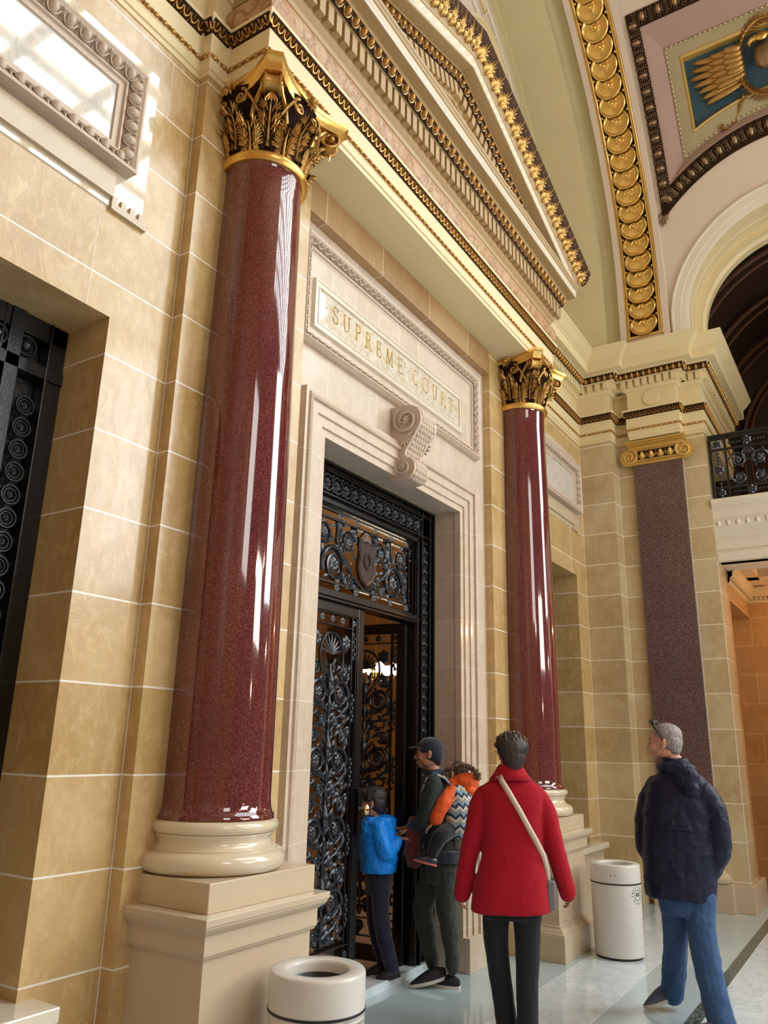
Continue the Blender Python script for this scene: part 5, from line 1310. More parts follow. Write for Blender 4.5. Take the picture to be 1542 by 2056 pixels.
def hand(mb, w, d, pn, s=1., curl=.5, side=1):
    """palm, four unequal fingers and a thumb; w wrist, d direction of the fingers, pn palm normal"""
    w = np.array(w, float); d = nrm(d); pn = np.array(pn, float); pn = nrm(pn - d * (pn @ d)); a = np.cross(d, pn) * side
    L_ = .085 * s
    for k in range(4):
        o = (k - 1.5) * .019 * s; mb.tube([w + a * o * .6, w + d * L_ * .55 + a * o, w + d * L_ + a * o * 1.08], [.012 * s, .0125 * s, .0105 * s], 8)
        ell(mb, w + d * L_ + a * o * 1.08, [.0105 * s] * 3); ell(mb, w + a * o * .6, [.012 * s] * 3)
    for k, ln in enumerate((.066, .075, .070, .054)):
        o = (k - 1.5) * .0205 * s; p = w + d * L_ + a * o; P = [p]; ang = 0
        for q in range(3):
            ang += curl * (.55 + .25 * q); p = p + (d * math.cos(ang) + pn * math.sin(ang)) * ln * s / 3 * (1.15 - .15 * q) + a * o * .04; P.append(p)
        mb.tube(P, [.0095 * s, .009 * s, .0082 * s, .0068 * s], 8); ell(mb, P[-1], [.0068 * s] * 3); ell(mb, P[0], [.0095 * s] * 3)
    p = w + d * .022 * s - a * .026 * s; P = [p, p + (d * .7 - a * .6 + pn * .3) * .030 * s, p + (d * 1.6 - a * .95 + pn * .6) * .030 * s, p + (d * 2.4 - a * 1.0 + pn * 1.0) * .028 * s]
    mb.tube(P, [.013 * s, .0115 * s, .010 * s, .0075 * s], 8)
    for q, r in ((P[0], .013), (P[-1], .0075)): ell(mb, q, [r * s] * 3)
    ell(mb, w, [.022 * s, .022 * s, .022 * s])
def head(mb, c, yaw, s=1., pitch=0.):
    """skull, jaw, nose, lips, brow and ears; yaw = facing direction in the local xy plane; c = centre of the skull"""
    c = np.array(c, float); R = Matrix.Rotation(yaw, 3, 'Z') @ Matrix.Rotation(pitch, 3, 'Y'); Rn = np.array(R)
    def E_(o, r): 
        tv, tf = grid_tpl(lambda u, v: (math.sin(v * PI) * math.cos(2 * PI * u), math.sin(v * PI) * math.sin(2 * PI * u), math.cos(v * PI)), 16, 12)
        V = (tv * np.array(r)[None] + np.array(o)[None]) * s; mb.add(V @ Rn.T + c[None], tf)
    def T_(pts, r): mb.tube([Rn @ (np.array(p) * s) + c for p in pts], [x * s for x in r], 8)
    # x forward, y left, z up
    E_((-.012, 0, .022), (.098, .076, .092)); E_((.030, 0, -.02), (.062, .060, .085)); E_((.048, 0, -.075), (.036, .040, .032)); E_((.066, 0, -.093), (.018, .022, .014))
    E_((.060, 0, .030), (.030, .056, .022)); E_((.072, 0, .012), (.014, .052, .007))
    T_([(.080, 0, .012), (.092, 0, -.012), (.108, 0, -.034)], [.010, .011, .013]); E_((.106, 0, -.037), (.012, .013, .009))
    for sg in (-1, 1):
        E_((.096, sg * .012, -.040), (.009, .008, .007)); E_((.058, sg * .040, -.028), (.026, .020, .022)); E_((-.008, sg * .076, -.008), (.018, .008, .030)); E_((-.012, sg * .084, .004), (.012, .006, .020)); E_((-.004, sg * .080, -.03), (.008, .007, .010))
        E_((.0, sg * .050, -.062), (.05, .016, .03)); E_((.074, sg * .031, .0), (.013, .015, .009))
    E_((.090, 0, -.062), (.011, .023, .0055)); E_((.088, 0, -.071), (.011, .020, .006))
def head_pts(c, yaw, s, o): return np.array(c) + np.array(Matrix.Rotation(yaw, 3, 'Z')) @ (np.array(o) * s)
def face_bits(t, c, yaw, s=1.):
    m = MB()
    for sg in (-1, 1): ell(m, head_pts(c, yaw, s, (.0835, sg * .031, -.001)), [.007 * s, .007 * s, .006 * s], 10, 8)
    m.build('eyes', plain('eye_dark', (.03, .02, .015), .2, bmp=0), t, smooth=True, local=True)
    m = MB()
    for sg in (-1, 1): m.tube([head_pts(c, yaw, s, (.088, sg * .014, .024)), head_pts(c, yaw, s, (.086, sg * .032, .030)), head_pts(c, yaw, s, (.072, sg * .050, .024))], [.003, .004, .002], 6)
    return m
SKIN = plain('fair_skin', (.55, .28, .20), .5, var=.10, scale=20, bmp=.05, bscale=200)
SKIN2 = plain('tan_skin', (.42, .20, .13), .5, var=.10, scale=20, bmp=.05, bscale=200)
def hairmat(name, c, c2):
    m, nt, b = new_mat(name); tc = nt.nodes.new('ShaderNodeTexCoord').outputs['Object']
    n = noise(nt, scaled(nt, tc, (60, 60, 18)), 2.2, 4, .6, 1.2); L(nt, mixc(nt, c, c2, ramp(nt, n, [(.42, (0, 0, 0)), (.62, (1, 1, 1))])), b.inputs['Base Color']); setb(b, None, .45); bump(nt, b, n, .6, .006); return m
def body(t, mat, hc, yaw, neck, sh, hips, arms, legs, s=1., hs=1., handspec=()):
    """continuous skin body under the clothes"""
    m = MB(); head(m, hc, yaw, hs)
    limb(m, [np.array(hc) - UP * .04 * hs, neck], [.052 * hs, .058 * s])
    limb(m, [neck, ((np.array(sh[0]) + sh[1]) / 2) - UP * .07], [.052 * s, .07 * s]); limb(m, [np.array(sh[0]) - UP * .05, np.array(sh[1]) - UP * .05], [.036 * s, .036 * s])
    mid = (np.array(sh[0]) + sh[1]) / 2; hm = (np.array(hips[0]) + hips[1]) / 2
    limb(m, [mid - UP * .06, mid * .5 + hm * .5, hm], [.10 * s, .085 * s, .10 * s])
    for a in arms: limb(m, a, [.034 * s, .030 * s, .023 * s])
    for l in legs: limb(m, l, [.050 * s, .036 * s, .028 * s])
    for hsx in handspec: hand(m, *hsx[:3], s=hsx[3], curl=hsx[4], side=hsx[5])
    return fuse(m, 'body', mat, t, .0055, 3)
def shoe(t, heel, toe, mat, solemat, s=1., sole=True):
    heel = np.array(heel, float); toe = np.array(toe, float); d = nrm(toe - heel); up = nrm(UP - d * d[2]); sd = np.cross(d, up); l = np.linalg.norm(toe - heel)
    m = MB(); rows = []
    for k in range(13):
        u = k / 12; w = .036 * s * (math.sin(PI * min(1, max(0.0, (u * .92 + .06)))) ** .45) * (1.0 + .25 * math.sin(PI * u * .9)); h = (.075 if u < .3 else .075 - (u - .3) * .075) * s
        h *= (math.sin(PI * min(1, (u * .9 + .08))) ** .3); c = heel + d * l * u; row = []
        for q in range(14):
            a = PI * q / 13; row.append(c + sd * w * math.cos(a) + up * (.012 + h * math.sin(a) ** .8))
        row += [c - sd * w * .9 + up * .008, c + sd * w * .9 + up * .008]
        rows.append(row)
    m.strip(rows, closed=True); m.add(rows[0], [tuple(range(16))]); m.add(rows[-1], [tuple(range(16))[::-1]])
    o = m.build('shoe', mat, t, smooth=True, angle=50, local=True)
    if sole:
        m = MB(); rows = []
        for k in range(13):
            u = k / 12; w = .040 * s * (math.sin(PI * min(1, u * .94 + .04)) ** .45) * (1 + .25 * math.sin(PI * u * .9)); c = heel + d * (l * u * 1.02 - .004)
            rows.append([c + sd * w, c + sd * w + up * .020 * s, c - sd * w + up * .020 * s, c - sd * w])
        m.strip(rows, closed=True); m.add(rows[0], [(0, 1, 2, 3)]); m.add(rows[-1], [(3, 2, 1, 0)]); m.build('sole', solemat, o, smooth=False, local=True)
    return o

def woman():
    t = figure('person', 'person in a red blazer with a cream shoulder strap, seen from behind', 'person', 4.755, 2.08)
    hc = (.018, .0, 1.553); yaw = PI / 2 + .32
    body(t, SKIN, hc, yaw, (.012, -.01, 1.43), ((-.15, 0, 1.36), (.175, 0, 1.345)), ((-.08, 0, .86), (.09, 0, .86)),
         [[(-.165, 0, 1.29), (-.228, .018, 1.06), (-.295, .03, .80)], [(.19, 0, 1.28), (.260, .02, 1.05), (.335, .04, .82)]],
         [[(-.09, 0, .86), (-.105, .04, .48), (-.055, .02, .09)], [(.085, 0, .86), (.075, -.03, .48), (.07, -.07, .09)]], .95, .97,
         [((-.298, .03, .775), (-.1, .1, -1), (1, .2, 0), .92, .5, 1), ((.338, .04, .80), (.12, .25, -1), (-1, .2, 0), .92, .6, -1)])
    m = MB()     # short hair, longer on top
    for o, r in (((-.02, 0, .035), (.108, .094, .098)), ((-.045, 0, -.01), (.078, .080, .085)), ((.03, 0, .085), (.082, .085, .048)), ((-.055, 0, -.055), (.048, .058, .050)), ((-.035, 0, .04), (.09, .102, .08))): 
        tv, tf = grid_tpl(lambda u, v: (math.sin(v * PI) * math.cos(2 * PI * u), math.sin(v * PI) * math.sin(2 * PI * u), math.cos(v * PI)), 16, 12)
        m.add((tv * np.array(r) + np.array(o)) @ np.array(Matrix.Rotation(yaw, 3, 'Z')).T + np.array(hc), tf)
    random.seed(3)
    for k in range(60):
        a = random.uniform(0, 2 * PI); e = random.uniform(.25, 1.3); r = .112; p = np.array(hc) + np.array([r * .9 * math.cos(a) * math.cos(e), r * math.sin(a) * math.cos(e), .035 + .1 * math.sin(e)]); tang = np.array([-math.sin(a) * .3 - .1, math.cos(a) * .3, -.55]) * .7
        m.tube([p, p + tang * .03 + nrm(p - hc) * .008, p + tang * .065], [.010, .009, .003], 6)
    fuse(m, 'hair', hairmat('brown_hair', (.012, .008, .007), (.045, .03, .024)), t, .005, 2)
    m = MB()
    for k in range(70):
        a = random.uniform(0, 2 * PI); e = random.uniform(.55, 1.45); r = .114; p = np.array(hc) + np.array([r * .92 * math.cos(a) * math.cos(e), r * math.sin(a) * math.cos(e), .040 + .104 * math.sin(e)]); tang = np.array([math.cos(a) * .3 + .12, math.sin(a) * .3 - .1, -.38]) * .75; o2 = nrm(p - hc)
        m.tube([p - o2 * .004, p + tang * .03 + o2 * .006, p + tang * .075 - o2 * .004], [.004, .0055, .0015], 5)
    m.build('highlighted_strands', hairmat('light_brown_strands', (.06, .04, .03), (.30, .22, .17)), t, smooth=True, local=True)
    # glasses temple
    m = MB(); A = head_pts(hc, yaw, .97, (.0, .082, .006)); B = head_pts(hc, yaw, .97, (.100, .076, .012)); m.tube([A, B], [.002, .002], 6)
    for sg in (-1, 1):
        c = head_pts(hc, yaw, .97, (.104, sg * .034, .0)); m.tube([c + np.array(Matrix.Rotation(yaw, 3, 'Z')) @ np.array([0, .026 * math.cos(a), .019 * math.sin(a)]) for a in np.linspace(0, 2 * PI, 18)], .0018, 6)
    m.build('glasses', M['ink'], t, smooth=True, local=True)
    red = cloth('red_wool', (.36, .003, .016), .9, .12, 7, .35, 700, .08)
    m = MB()
    loft(m, [(-.005, 0, .655, .238, .155, .03), (-.003, 0, .70, .236, .153), (.0, 0, .80, .222, .145), (.012, 0, .95, .190, .125), (.018, 0, 1.05, .180, .115), (.02, 0, 1.16, .186, .118), (.02, 0, 1.26, .200, .118), (.018, 0, 1.32, .205, .105), (.016, 0, 1.355, .190, .092), (.014, 0, 1.385, .150, .080), (.013, 0, 1.415, .100, .07), (.012, -.005, 1.445, .066, .066)])
    limb(m, [(-.155, 0, 1.305), (-.190, .005, 1.22), (-.225, .015, 1.06), (-.262, .02, .92), (-.298, .03, .735)], [.058, .064, .062, .058, .054])
    limb(m, [(.188, 0, 1.295), (.225, .005, 1.20), (.258, .015, 1.05), (.292, .03, .92), (.332, .04, .765)], [.058, .064, .062, .056, .050])
    o = fuse(m, 'blazer', red, t, .007, 8, (.012, .14))
    m = MB(); # stand and fall collar
    rows = []
    for k in range(25):
        a = PI * (1.0 + k / 24 * 1.0) + .0; c_, s_ = math.cos(a), math.sin(a)
        rows.append([(.012 + .062 * c_, -.005 + .064 * s_, 1.45), (.012 + .064 * c_, -.005 + .066 * s_, 1.488), (.012 + .072 * c_, -.005 + .074 * s_, 1.49), (.012 + .105 * c_, -.005 + .092 * s_, 1.435), (.012 + .135 * c_, -.005 + .100 * s_, 1.398)])
    m.strip(rows); m.build('collar', red, o, smooth=True, thick=.006, angle=60, local=True)
    blk = cloth('black_trousers', (.010, .011, .016), .8, .1, 6, .3, 600, .1)
    m = MB(); loft(m, [(.0, 0, .62, .175, .115), (.0, 0, .75, .175, .12), (0, 0, .86, .15, .11)])
    limb(m, [(-.090, .0, .72), (-.098, .03, .50), (-.075, .03, .28), (-.045, .02, .06)], [.092, .074, .064, .062]); limb(m, [(.088, 0, .72), (.085, -.02, .50), (.078, -.05, .28), (.072, -.07, .06)], [.092, .074, .064, .062])
    fuse(m, 'trousers', blk, t, .007, 6, (.010, .12))
    for x, y in ((-.045, -.04), (.072, -.13)): shoe(t, (x, y, .0), (x - .03, y + .25, .0), M['rubber'], M['rubber'], .95)
    # bag with strap
    g = thing('shoulder_bag', 'cream shoulder strap and small grey bag worn by the person in red', 'bag', (4.755, 2.08, 0)); g.rotation_euler = t.rotation_euler
    P = [(-.055, -.075, 1.425), (-.045, -.105, 1.40), (.0, -.128, 1.33), (.06, -.133, 1.23), (.115, -.128, 1.13), (.160, -.110, 1.05), (.195, -.075, .98), (.215, -.04, .90), (.225, -.02, .80)]
    m = MB(); m.strip([[np.array(p) + np.array([.012, -.006, .012]), np.array(p) + np.array([0, -.010, 0]), np.array(p) - np.array([.012, .006, .012])] for p in P]); o = m.build('strap', plain('cream_leather', (.62, .52, .42), .5, bmp=0), g, smooth=True, thick=.004, local=True)
    m = MB(); m.strip([[(-.055, -.075, 1.425), (-.075, -.075, 1.41)], [(-.05, .0, 1.465), (-.075, .0, 1.45)], [(-.03, .10, 1.36), (-.055, .11, 1.35)], [(.1, .15, 1.15), (.08, .16, 1.12)], [(.22, .10, .9), (.21, .10, .87)], [(.235, .02, .80), (.225, .02, .78)]]); m.build('strap_front', plain('cream_leather_b', (.62, .52, .42), .5, bmp=0), g, smooth=True, thick=.004, local=True)
    m = MB(); m.box(.205, .262, -.06, .13, .68, .84); m.build('bag_body', plain('grey_leather', (.18, .18, .20), .5), g, bevel=.015, local=True)
woman()

def man():
    t = figure('person', 'person in a navy hooded jacket and blue jeans with sunglasses pushed up on grey hair', 'person', 5.65, 1.285)
    hc = (-.045, .015, 1.643); yaw = PI - .18; hs = 1.03
    body(t, SKIN, hc, yaw, (.02, .02, 1.51), ((-.09, .05, 1.40), (.15, -.03, 1.38)), ((-.06, .06, .92), (.08, -.05, .92)),
         [[(-.11, .05, 1.37), (-.200, .06, 1.12), (-.155, -.03, .93)], [(.175, -.03, 1.35), (.243, -.05, 1.10), (.170, -.01, .93)]],
         [[(-.05, .03, .90), (-.067, .07, .48), (-.118, .20, .12)], [(.08, -.03, .90), (.09, -.09, .48), (.155, -.21, .10)]], 1., hs,
         [((-.150, -.03, .92), (.6, .3, -1), (1, 0, 0), .8, .6, 1), ((.160, .0, .92), (-.8, .3, -.8), (-1, 0, 0), .8, .6, -1)])
    o = face_bits(t, hc, yaw, hs); o.build('eyebrows', hairmat('grey_brow', (.10, .07, .06), (.2, .17, .15)), t, smooth=True, local=True)
    m = MB(); Rn = np.array(Matrix.Rotation(yaw, 3, 'Z'))
    for o_, r in (((-.022, 0, .048), (.098, .080, .080)), ((-.042, 0, .01), (.076, .078, .085)), ((-.055, 0, -.035), (.052, .060, .045))):
        tv, tf = grid_tpl(lambda u, v: (math.sin(v * PI) * math.cos(2 * PI * u), math.sin(v * PI) * math.sin(2 * PI * u), math.cos(v * PI)), 16, 12)
        m.add((tv * np.array(r) * hs + np.array(o_) * hs) @ Rn.T + np.array(hc), tf)
    fuse(m, 'hair', hairmat('grey_hair', (.16, .13, .13), (.42, .38, .38)), t, .005, 3)
    m = MB(); P = [head_pts(hc, yaw, hs, p) for p in ((-.01, .086, .015), (.02, .086, .07), (.045, .075, .115))]; m.tube(P, [.004, .006, .010], 8)
    P2 = [head_pts(hc, yaw, hs, p) for p in ((-.01, -.086, .015), (.02, -.086, .07), (.045, -.075, .115))]; m.tube(P2, [.004, .006, .010], 8)
    m.tube([head_pts(hc, yaw, hs, p) for p in ((.045, .075, .115), (.060, .045, .132), (.062, .012, .128), (.062, -.012, .128), (.060, -.045, .132), (.045, -.075, .115))], [.012, .020, .008, .008, .020, .012], 8); m.build('sunglasses', M['rubber'], t, smooth=True, local=True)
    navy = cloth('navy_shell_fabric', (.006, .009, .034), .5, .08, 8, .7, 300, .0)
    m = MB()
    loft(m, [(-.018, 0, .695, .212, .165), (-.02, 0, .76, .222, .17), (-.015, 0, .90, .225, .165), (-.005, 0, 1.05, .222, .155), (.01, 0, 1.20, .222, .145), (.028, 0, 1.32, .218, .135), (.03, .0, 1.38, .195, .118), (.03, .0, 1.43, .150, .105), (.028, .0, 1.475, .105, .092), (.022, .005, 1.51, .088, .086), (.012, .01, 1.54, .084, .084), (.008, .01, 1.548, .080, .082)])
    limb(m, [(-.11, .05, 1.355), (-.165, .06, 1.27), (-.200, .06, 1.12), (-.205, .03, .98), (-.15, -.04, .85)], [.078, .078, .074, .066, .055])
    limb(m, [(.175, -.03, 1.335), (.222, -.04, 1.25), (.245, -.05, 1.10), (.235, -.04, .97), (.165, -.01, .84)], [.078, .076, .070, .064, .052])
    o = fuse(m, 'jacket', navy, t, .0075, 6, (.022, .10))
    m = MB()   # hood lying on the back
    ell(m, (.03, -.075, 1.485), (.110, .060, .050)); ell(m, (.075, -.115, 1.425), (.085, .050, .075)); ell(m, (.095, -.135, 1.36), (.055, .035, .055)); ell(m, (-.06, -.03, 1.485), (.05, .075, .030)); ell(m, (.11, .0, 1.475), (.04, .08, .035)); ell(m, (.0, .08, 1.47), (.09, .03, .03))
    fuse(m, 'hood', navy, o, .006, 6, (.014, .06))
    m = MB(); m.strip([[(-.08 + .16 * k / 10 * 1.0 + .0, -.150 - .006 * math.sin(k / 10 * PI), 1.135), (-.08 + .16 * k / 10, -.158 - .006 * math.sin(k / 10 * PI), 1.115), (-.08 + .16 * k / 10, -.153, 1.10)] for k in range(11)]); m.build('back_flap', navy, o, smooth=True, thick=.003, local=True)
    jean = cloth('blue_denim', (.035, .085, .20), .85, .35, 7, .6, 420, .1)
    m = MB(); loft(m, [(.015, 0, .60, .165, .125), (.015, 0, .72, .18, .135), (.01, 0, .86, .16, .12)])
    limb(m, [(-.055, .03, .72), (-.065, .06, .48), (-.085, .14, .30), (-.120, .20, .10)], [.098, .080, .074, .074]); limb(m, [(.095, -.03, .72), (.090, -.09, .48), (.115, -.15, .28), (.155, -.21, .06)], [.100, .086, .080, .082])
    fuse(m, 'jeans', jean, t, .0075, 5, (.018, .08))
    grey = plain('blue_grey_mesh_shoe', (.09, .11, .20), .7); wh = plain('white_rubber', (.6, .6, .6), .5)
    shoe(t, (-.10, .22, .075), (-.29, .14, .004), grey, wh, 1.05); shoe(t, (.19, -.23, .0), (-.08, -.29, .0), grey, wh, 1.05)
man()

def adult():
    t = figure('person', 'person in dark cap and olive trousers with a child on the back', 'person', 5.40, 2.86)
    hc = (-.130, .0, 1.535); yaw = PI - .05
    body(t, SKIN2, hc, yaw, (-.095, 0, 1.40), ((-.09, .13, 1.34), (-.09, -.13, 1.34)), ((-.03, .07, .88), (-.03, -.07, .88)),
         [[(-.10, .15, 1.32), (-.16, .18, 1.08), (-.30, .10, 1.0)], [(-.11, -.15, 1.32), (-.155, -.17, 1.10), (-.245, -.08, 1.02)]],
         [[(-.05, .07, .86), (-.17, .08, .48), (-.10, .07, .14)], [(-.01, -.07, .86), (.0, -.07, .48), (.04, -.06, .12)]], .95, .98,
         [((-.31, .09, 1.0), (-1, -.3, 0), (0, 0, -1), .9, .8, 1), ((-.255, -.075, 1.01), (-1, .3, -.2), (0, 0, -1), .9, .8, -1)])
    m = MB(); 
    o_ = np.array(hc); Rn = np.array(Matrix.Rotation(yaw, 3, 'Z'))
    tv, tf = grid_tpl(lambda u, v: (math.sin(v * PI) * math.cos(2 * PI * u), math.sin(v * PI) * math.sin(2 * PI * u), math.cos(v * PI)), 20, 14)
    m.add((tv * np.array((.100, .083, .080)) + np.array((-.012, 0, .040))) @ Rn.T + o_, tf); m.add((tv * np.array((.080, .078, .085)) + np.array((-.035, 0, -.005))) @ Rn.T + o_, tf)
    cap = fuse(m, 'cap', cloth('dark_cap_cotton', (.012, .016, .028), .8, .1, 10, .2), t, .005, 4)
    m = MB(); rows = []
    for k in range(13):
        a = -1.1 + 2.2 * k / 12; rows.append([head_pts(hc, yaw, 1, (.070 * math.cos(a) + .012, .078 * math.sin(a), .040)), head_pts(hc, yaw, 1, (.120 * math.cos(a * .8) + .0, .072 * math.sin(a), .048)), head_pts(hc, yaw, 1, (.165 * math.cos(a * .7) - .0, .055 * math.sin(a), .036))])
    m.strip(rows); m.build('brim', cloth('dark_brim', (.05, .055, .07), .7), cap, smooth=True, thick=.004, local=True)
    m = MB(); 
    for o2, r in (((-.06, 0, -.045), (.035, .055, .045)),): m.add((tv * np.array(r) + np.array(o2)) @ Rn.T + o_, tf)
    fuse(m, 'hair', hairmat('black_hair', (.012, .01, .01), (.05, .04, .035)), t, .006, 2)
    jk = cloth('dark_green_jacket', (.018, .028, .026), .7, .1, 8, .5, 300, .1)
    m = MB(); loft(m, [(-.03, 0, .80, .125, .165), (-.045, 0, .95, .125, .165), (-.07, 0, 1.10, .12, .165), (-.088, 0, 1.24, .115, .17), (-.09, 0, 1.33, .10, .155), (-.09, 0, 1.385, .075, .09), (-.092, 0, 1.425, .06, .062)])
    for sy in (1, -1): limb(m, [(-.09, sy * .14, 1.33), (-.125, sy * .165, 1.22), (-.16, sy * .175, 1.10), (-.205, sy * .13, 1.05), (-.245, sy * .09, 1.02)], [.066, .062, .056, .050, .042])
    fuse(m, 'jacket', jk, t, .007, 6, (.016, .09))
    m = MB(); ell(m, (-.075, 0, 1.40), (.075, .08, .035)); ell(m, (-.03, -.05, 1.385), (.05, .05, .03)); fuse(m, 'hood', cloth('slate_blue_hood', (.03, .045, .09), .8), t, .006, 4, (.01, .05))
    tr = cloth('olive_trousers', (.035, .045, .036), .85, .15, 7, .5, 500, .15)
    m = MB(); loft(m, [(-.03, 0, .66, .12, .15), (-.03, 0, .80, .125, .155), (-.03, 0, .90, .115, .15)])
    limb(m, [(-.07, .06, .76), (-.165, .06, .50), (-.16, .05, .40), (-.115, .04, .20), (-.10, .04, .13)], [.095, .075, .070, .052, .045]); limb(m, [(-.01, -.07, .76), (.0, -.07, .50), (.012, -.06, .40), (.035, -.05, .20), (.04, -.05, .12)], [.095, .075, .068, .050, .045])
    fuse(m, 'trousers', tr, t, .007, 5, (.018, .07))
    bk = plain('black_canvas_shoe', (.012, .012, .015), .7); wh = plain('white_sole', (.6, .58, .55), .5)
    shoe(t, (.0, -.02, .055), (-.255, -.08, .0), bk, wh, 1.05); shoe(t, (.085, -.06, .0), (-.12, .02, .0), bk, wh, 1.0)
    # carrier
    c = thing('child_carrier', 'patterned blue and white child carrier worn on the back with grey pouch', 'carrier', (5.40, 2.86, 0)); c.rotation_euler = t.rotation_euler
    mm, nt, b = new_mat('chevron_print'); tc = nt.nodes.new('ShaderNodeTexCoord').outputs['Object']; sp = nt.nodes.new('ShaderNodeSeparateXYZ'); L(nt, tc, sp.inputs[0])
    h_ = math_(nt, 'ADD', sp.outputs[0], sp.outputs[1]); zig = math_(nt, 'PINGPONG', math_(nt, 'MULTIPLY', h_, 1.), .030); v = math_(nt, 'ADD', sp.outputs[2], math_(nt, 'MULTIPLY', zig, -.9))
    v = math_(nt, 'ADD', v, math_(nt, 'MULTIPLY', noise(nt, tc, 30, 2), .008)); fr = math_(nt, 'FRACT', math_(nt, 'MULTIPLY', v, 14.)) 
    L(nt, ramp(nt, fr, [(0, (.62, .62, .58)), (.30, (.60, .60, .56)), (.34, (.02, .03, .06)), (.55, (.03, .04, .07)), (.60, (.08, .20, .40)), (.78, (.25, .42, .55)), (.82, (.55, .50, .42)), (.97, (.06, .07, .08))]), b.inputs['Base Color']); setb(b, None, .85)
    m = MB(); loft(m, [(.075, -.02, .965, .095, .15), (.080, -.02, 1.03, .118, .165), (.080, -.02, 1.15, .122, .165), (.075, -.02, 1.26, .112, .15), (.065, -.01, 1.325, .09, .12)]); fuse(m, 'panel', mm, c, .007, 4, (.012, .07))
    for sy in (-1, 1):
        m = MB(); P = [(.05, sy * .10, 1.30), (-.01, sy * .125, 1.375), (-.085, sy * .13, 1.405), (-.150, sy * .135, 1.36), (-.185, sy * .13, 1.27), (-.185, sy * .14, 1.18)]
        m.strip([[np.array(p) + np.array([0, -.03, 0]), np.array(p) + UP * .006, np.array(p) + np.array([0, .03, 0])] for p in P]); m.build('shoulder_strap', mm, c, smooth=True, thick=.014, local=True)
    m = MB(); loft(m, [(.085, 0, .88, .075, .11), (.095, 0, .93, .085, .12), (.09, 0, .975, .08, .12)]); fuse(m, 'pouch', plain('grey_pouch_cloth', (.22, .21, .20), .9), c, .007, 4)
    m = MB(); loft(m, [(-.02, 0, .80, .150, .19), (-.02, 0, .88, .150, .19)]); fuse(m, 'waist_belt', cloth('dark_belt_webbing', (.02, .022, .04), .8), c, .008, 3)
    # small child
    k = thing('person', 'small child in an orange coat with fur-edged hood riding on the back carrier', 'person', (5.40, 2.86, 0)); k.rotation_euler = t.rotation_euler
    hc2 = (.055, -.01, 1.40); yw = PI - .4
    body(k, SKIN, hc2, yw, (.08, 0, 1.31), ((.08, .07, 1.27), (.07, -.08, 1.27)), ((.08, .05, 1.03), (.08, -.05, 1.03)),
         [[(.05, -.11, 1.26), (-.02, -.19, 1.17), (-.085, -.20, 1.085)], [(.05, .11, 1.26), (-.02, .17, 1.17), (-.085, .17, 1.085)]],
         [[(.05, -.10, 1.02), (-.04, -.20, .99), (-.10, -.19, .86)], [(.05, .10, 1.02), (-.04, .20, .99), (-.10, .19, .86)]], .55, .74,
         [((-.095, -.20, 1.07), (-.7, 0, -.6), (.3, .3, -1), .62, .5, 1), ((-.095, .17, 1.07), (-.7, 0, -.6), (.3, -.3, -1), .62, .5, -1)])
    m = MB(); ell(m, np.array(hc2) + np.array([.03, 0, .02]), (.078, .068, .070)); fuse(m, 'hair', hairmat('dark_brown_hair', (.03, .018, .012), (.10, .06, .04)), k, .006, 2)
    org = cloth('orange_padded_nylon', (.75, .10, .012), .6, .08, 12, .6, 100, .1)
    m = MB(); ell(m, (.135, -.02, 1.345), (.105, .115, .065), rot=None); ell(m, (.15, -.02, 1.29), (.075, .11, .06)); ell(m, (.05, -.06, 1.325), (.07, .06, .045))
    loft(m, [(.09, 0, 1.06, .085, .11), (.09, 0, 1.2, .09, .12), (.09, 0, 1.31, .08, .11)])
    limb(m, [(.04, -.11, 1.28), (-.015, -.175, 1.21), (-.05, -.195, 1.15), (-.078, -.20, 1.095)], [.050, .052, .050, .046]); limb(m, [(.04, .11, 1.28), (-.02, .16, 1.20), (-.08, .17, 1.10)], [.05, .05, .042])
    fuse(m, 'coat', org, k, .006, 5, (.012, .05))
    fur = hairmat('brown_fur', (.10, .06, .04), (.30, .20, .15)); m = MB(); random.seed(5)
    for q in range(520):
        a = random.uniform(-.3, PI + .5); rr = random.uniform(.85, 1.1); c_ = np.array([.105 + .125 * math.cos(a) * rr * .9, random.uniform(-.12, .07), 1.380 + .070 * math.sin(a) * rr]); d = nrm(c_ - np.array([.07, 0, 1.36]) + np.array([random.uniform(-.05, .05) for _ in range(3)]))
        m.tube([c_, c_ + d * .018 + np.array([0, 0, -.002]), c_ + d * .034 + np.array([random.uniform(-.01, .01), random.uniform(-.01, .01), -.006])], [.006, .004, .001], 4)
    m.build('fur_trim', fur, k, smooth=True, local=True)
    m = MB(); limb(m, [(.05, -.10, 1.02), (-.03, -.20, .995), (-.075, -.20, .93), (-.10, -.19, .865)], [.058, .058, .050, .040]); limb(m, [(.05, .10, 1.02), (-.03, .20, .995), (-.10, .19, .865)], [.058, .055, .040]); loft(m, [(.08, 0, .97, .07, .1), (.08, 0, 1.06, .07, .1)])
    fuse(m, 'trousers', cloth('black_child_trousers', (.012, .014, .02), .8), k, .006, 4, (.008, .05))
    sh = plain('navy_leather_boot', (.015, .025, .05), .3, coat=.4); sl = plain('red_rubber_sole', (.5, .12, .10), .5)
    shoe(k, (-.075, -.19, .785), (-.235, -.21, .822), sh, sl, .72); shoe(k, (-.075, .19, .785), (-.235, .21, .822), sh, sl, .72)
    # maroon jacket hanging from the arm
    j = thing('folded_jacket', 'maroon jacket hanging over the arm of the person in the cap', 'jacket', (5.40, 2.86, 0)); j.rotation_euler = t.rotation_euler
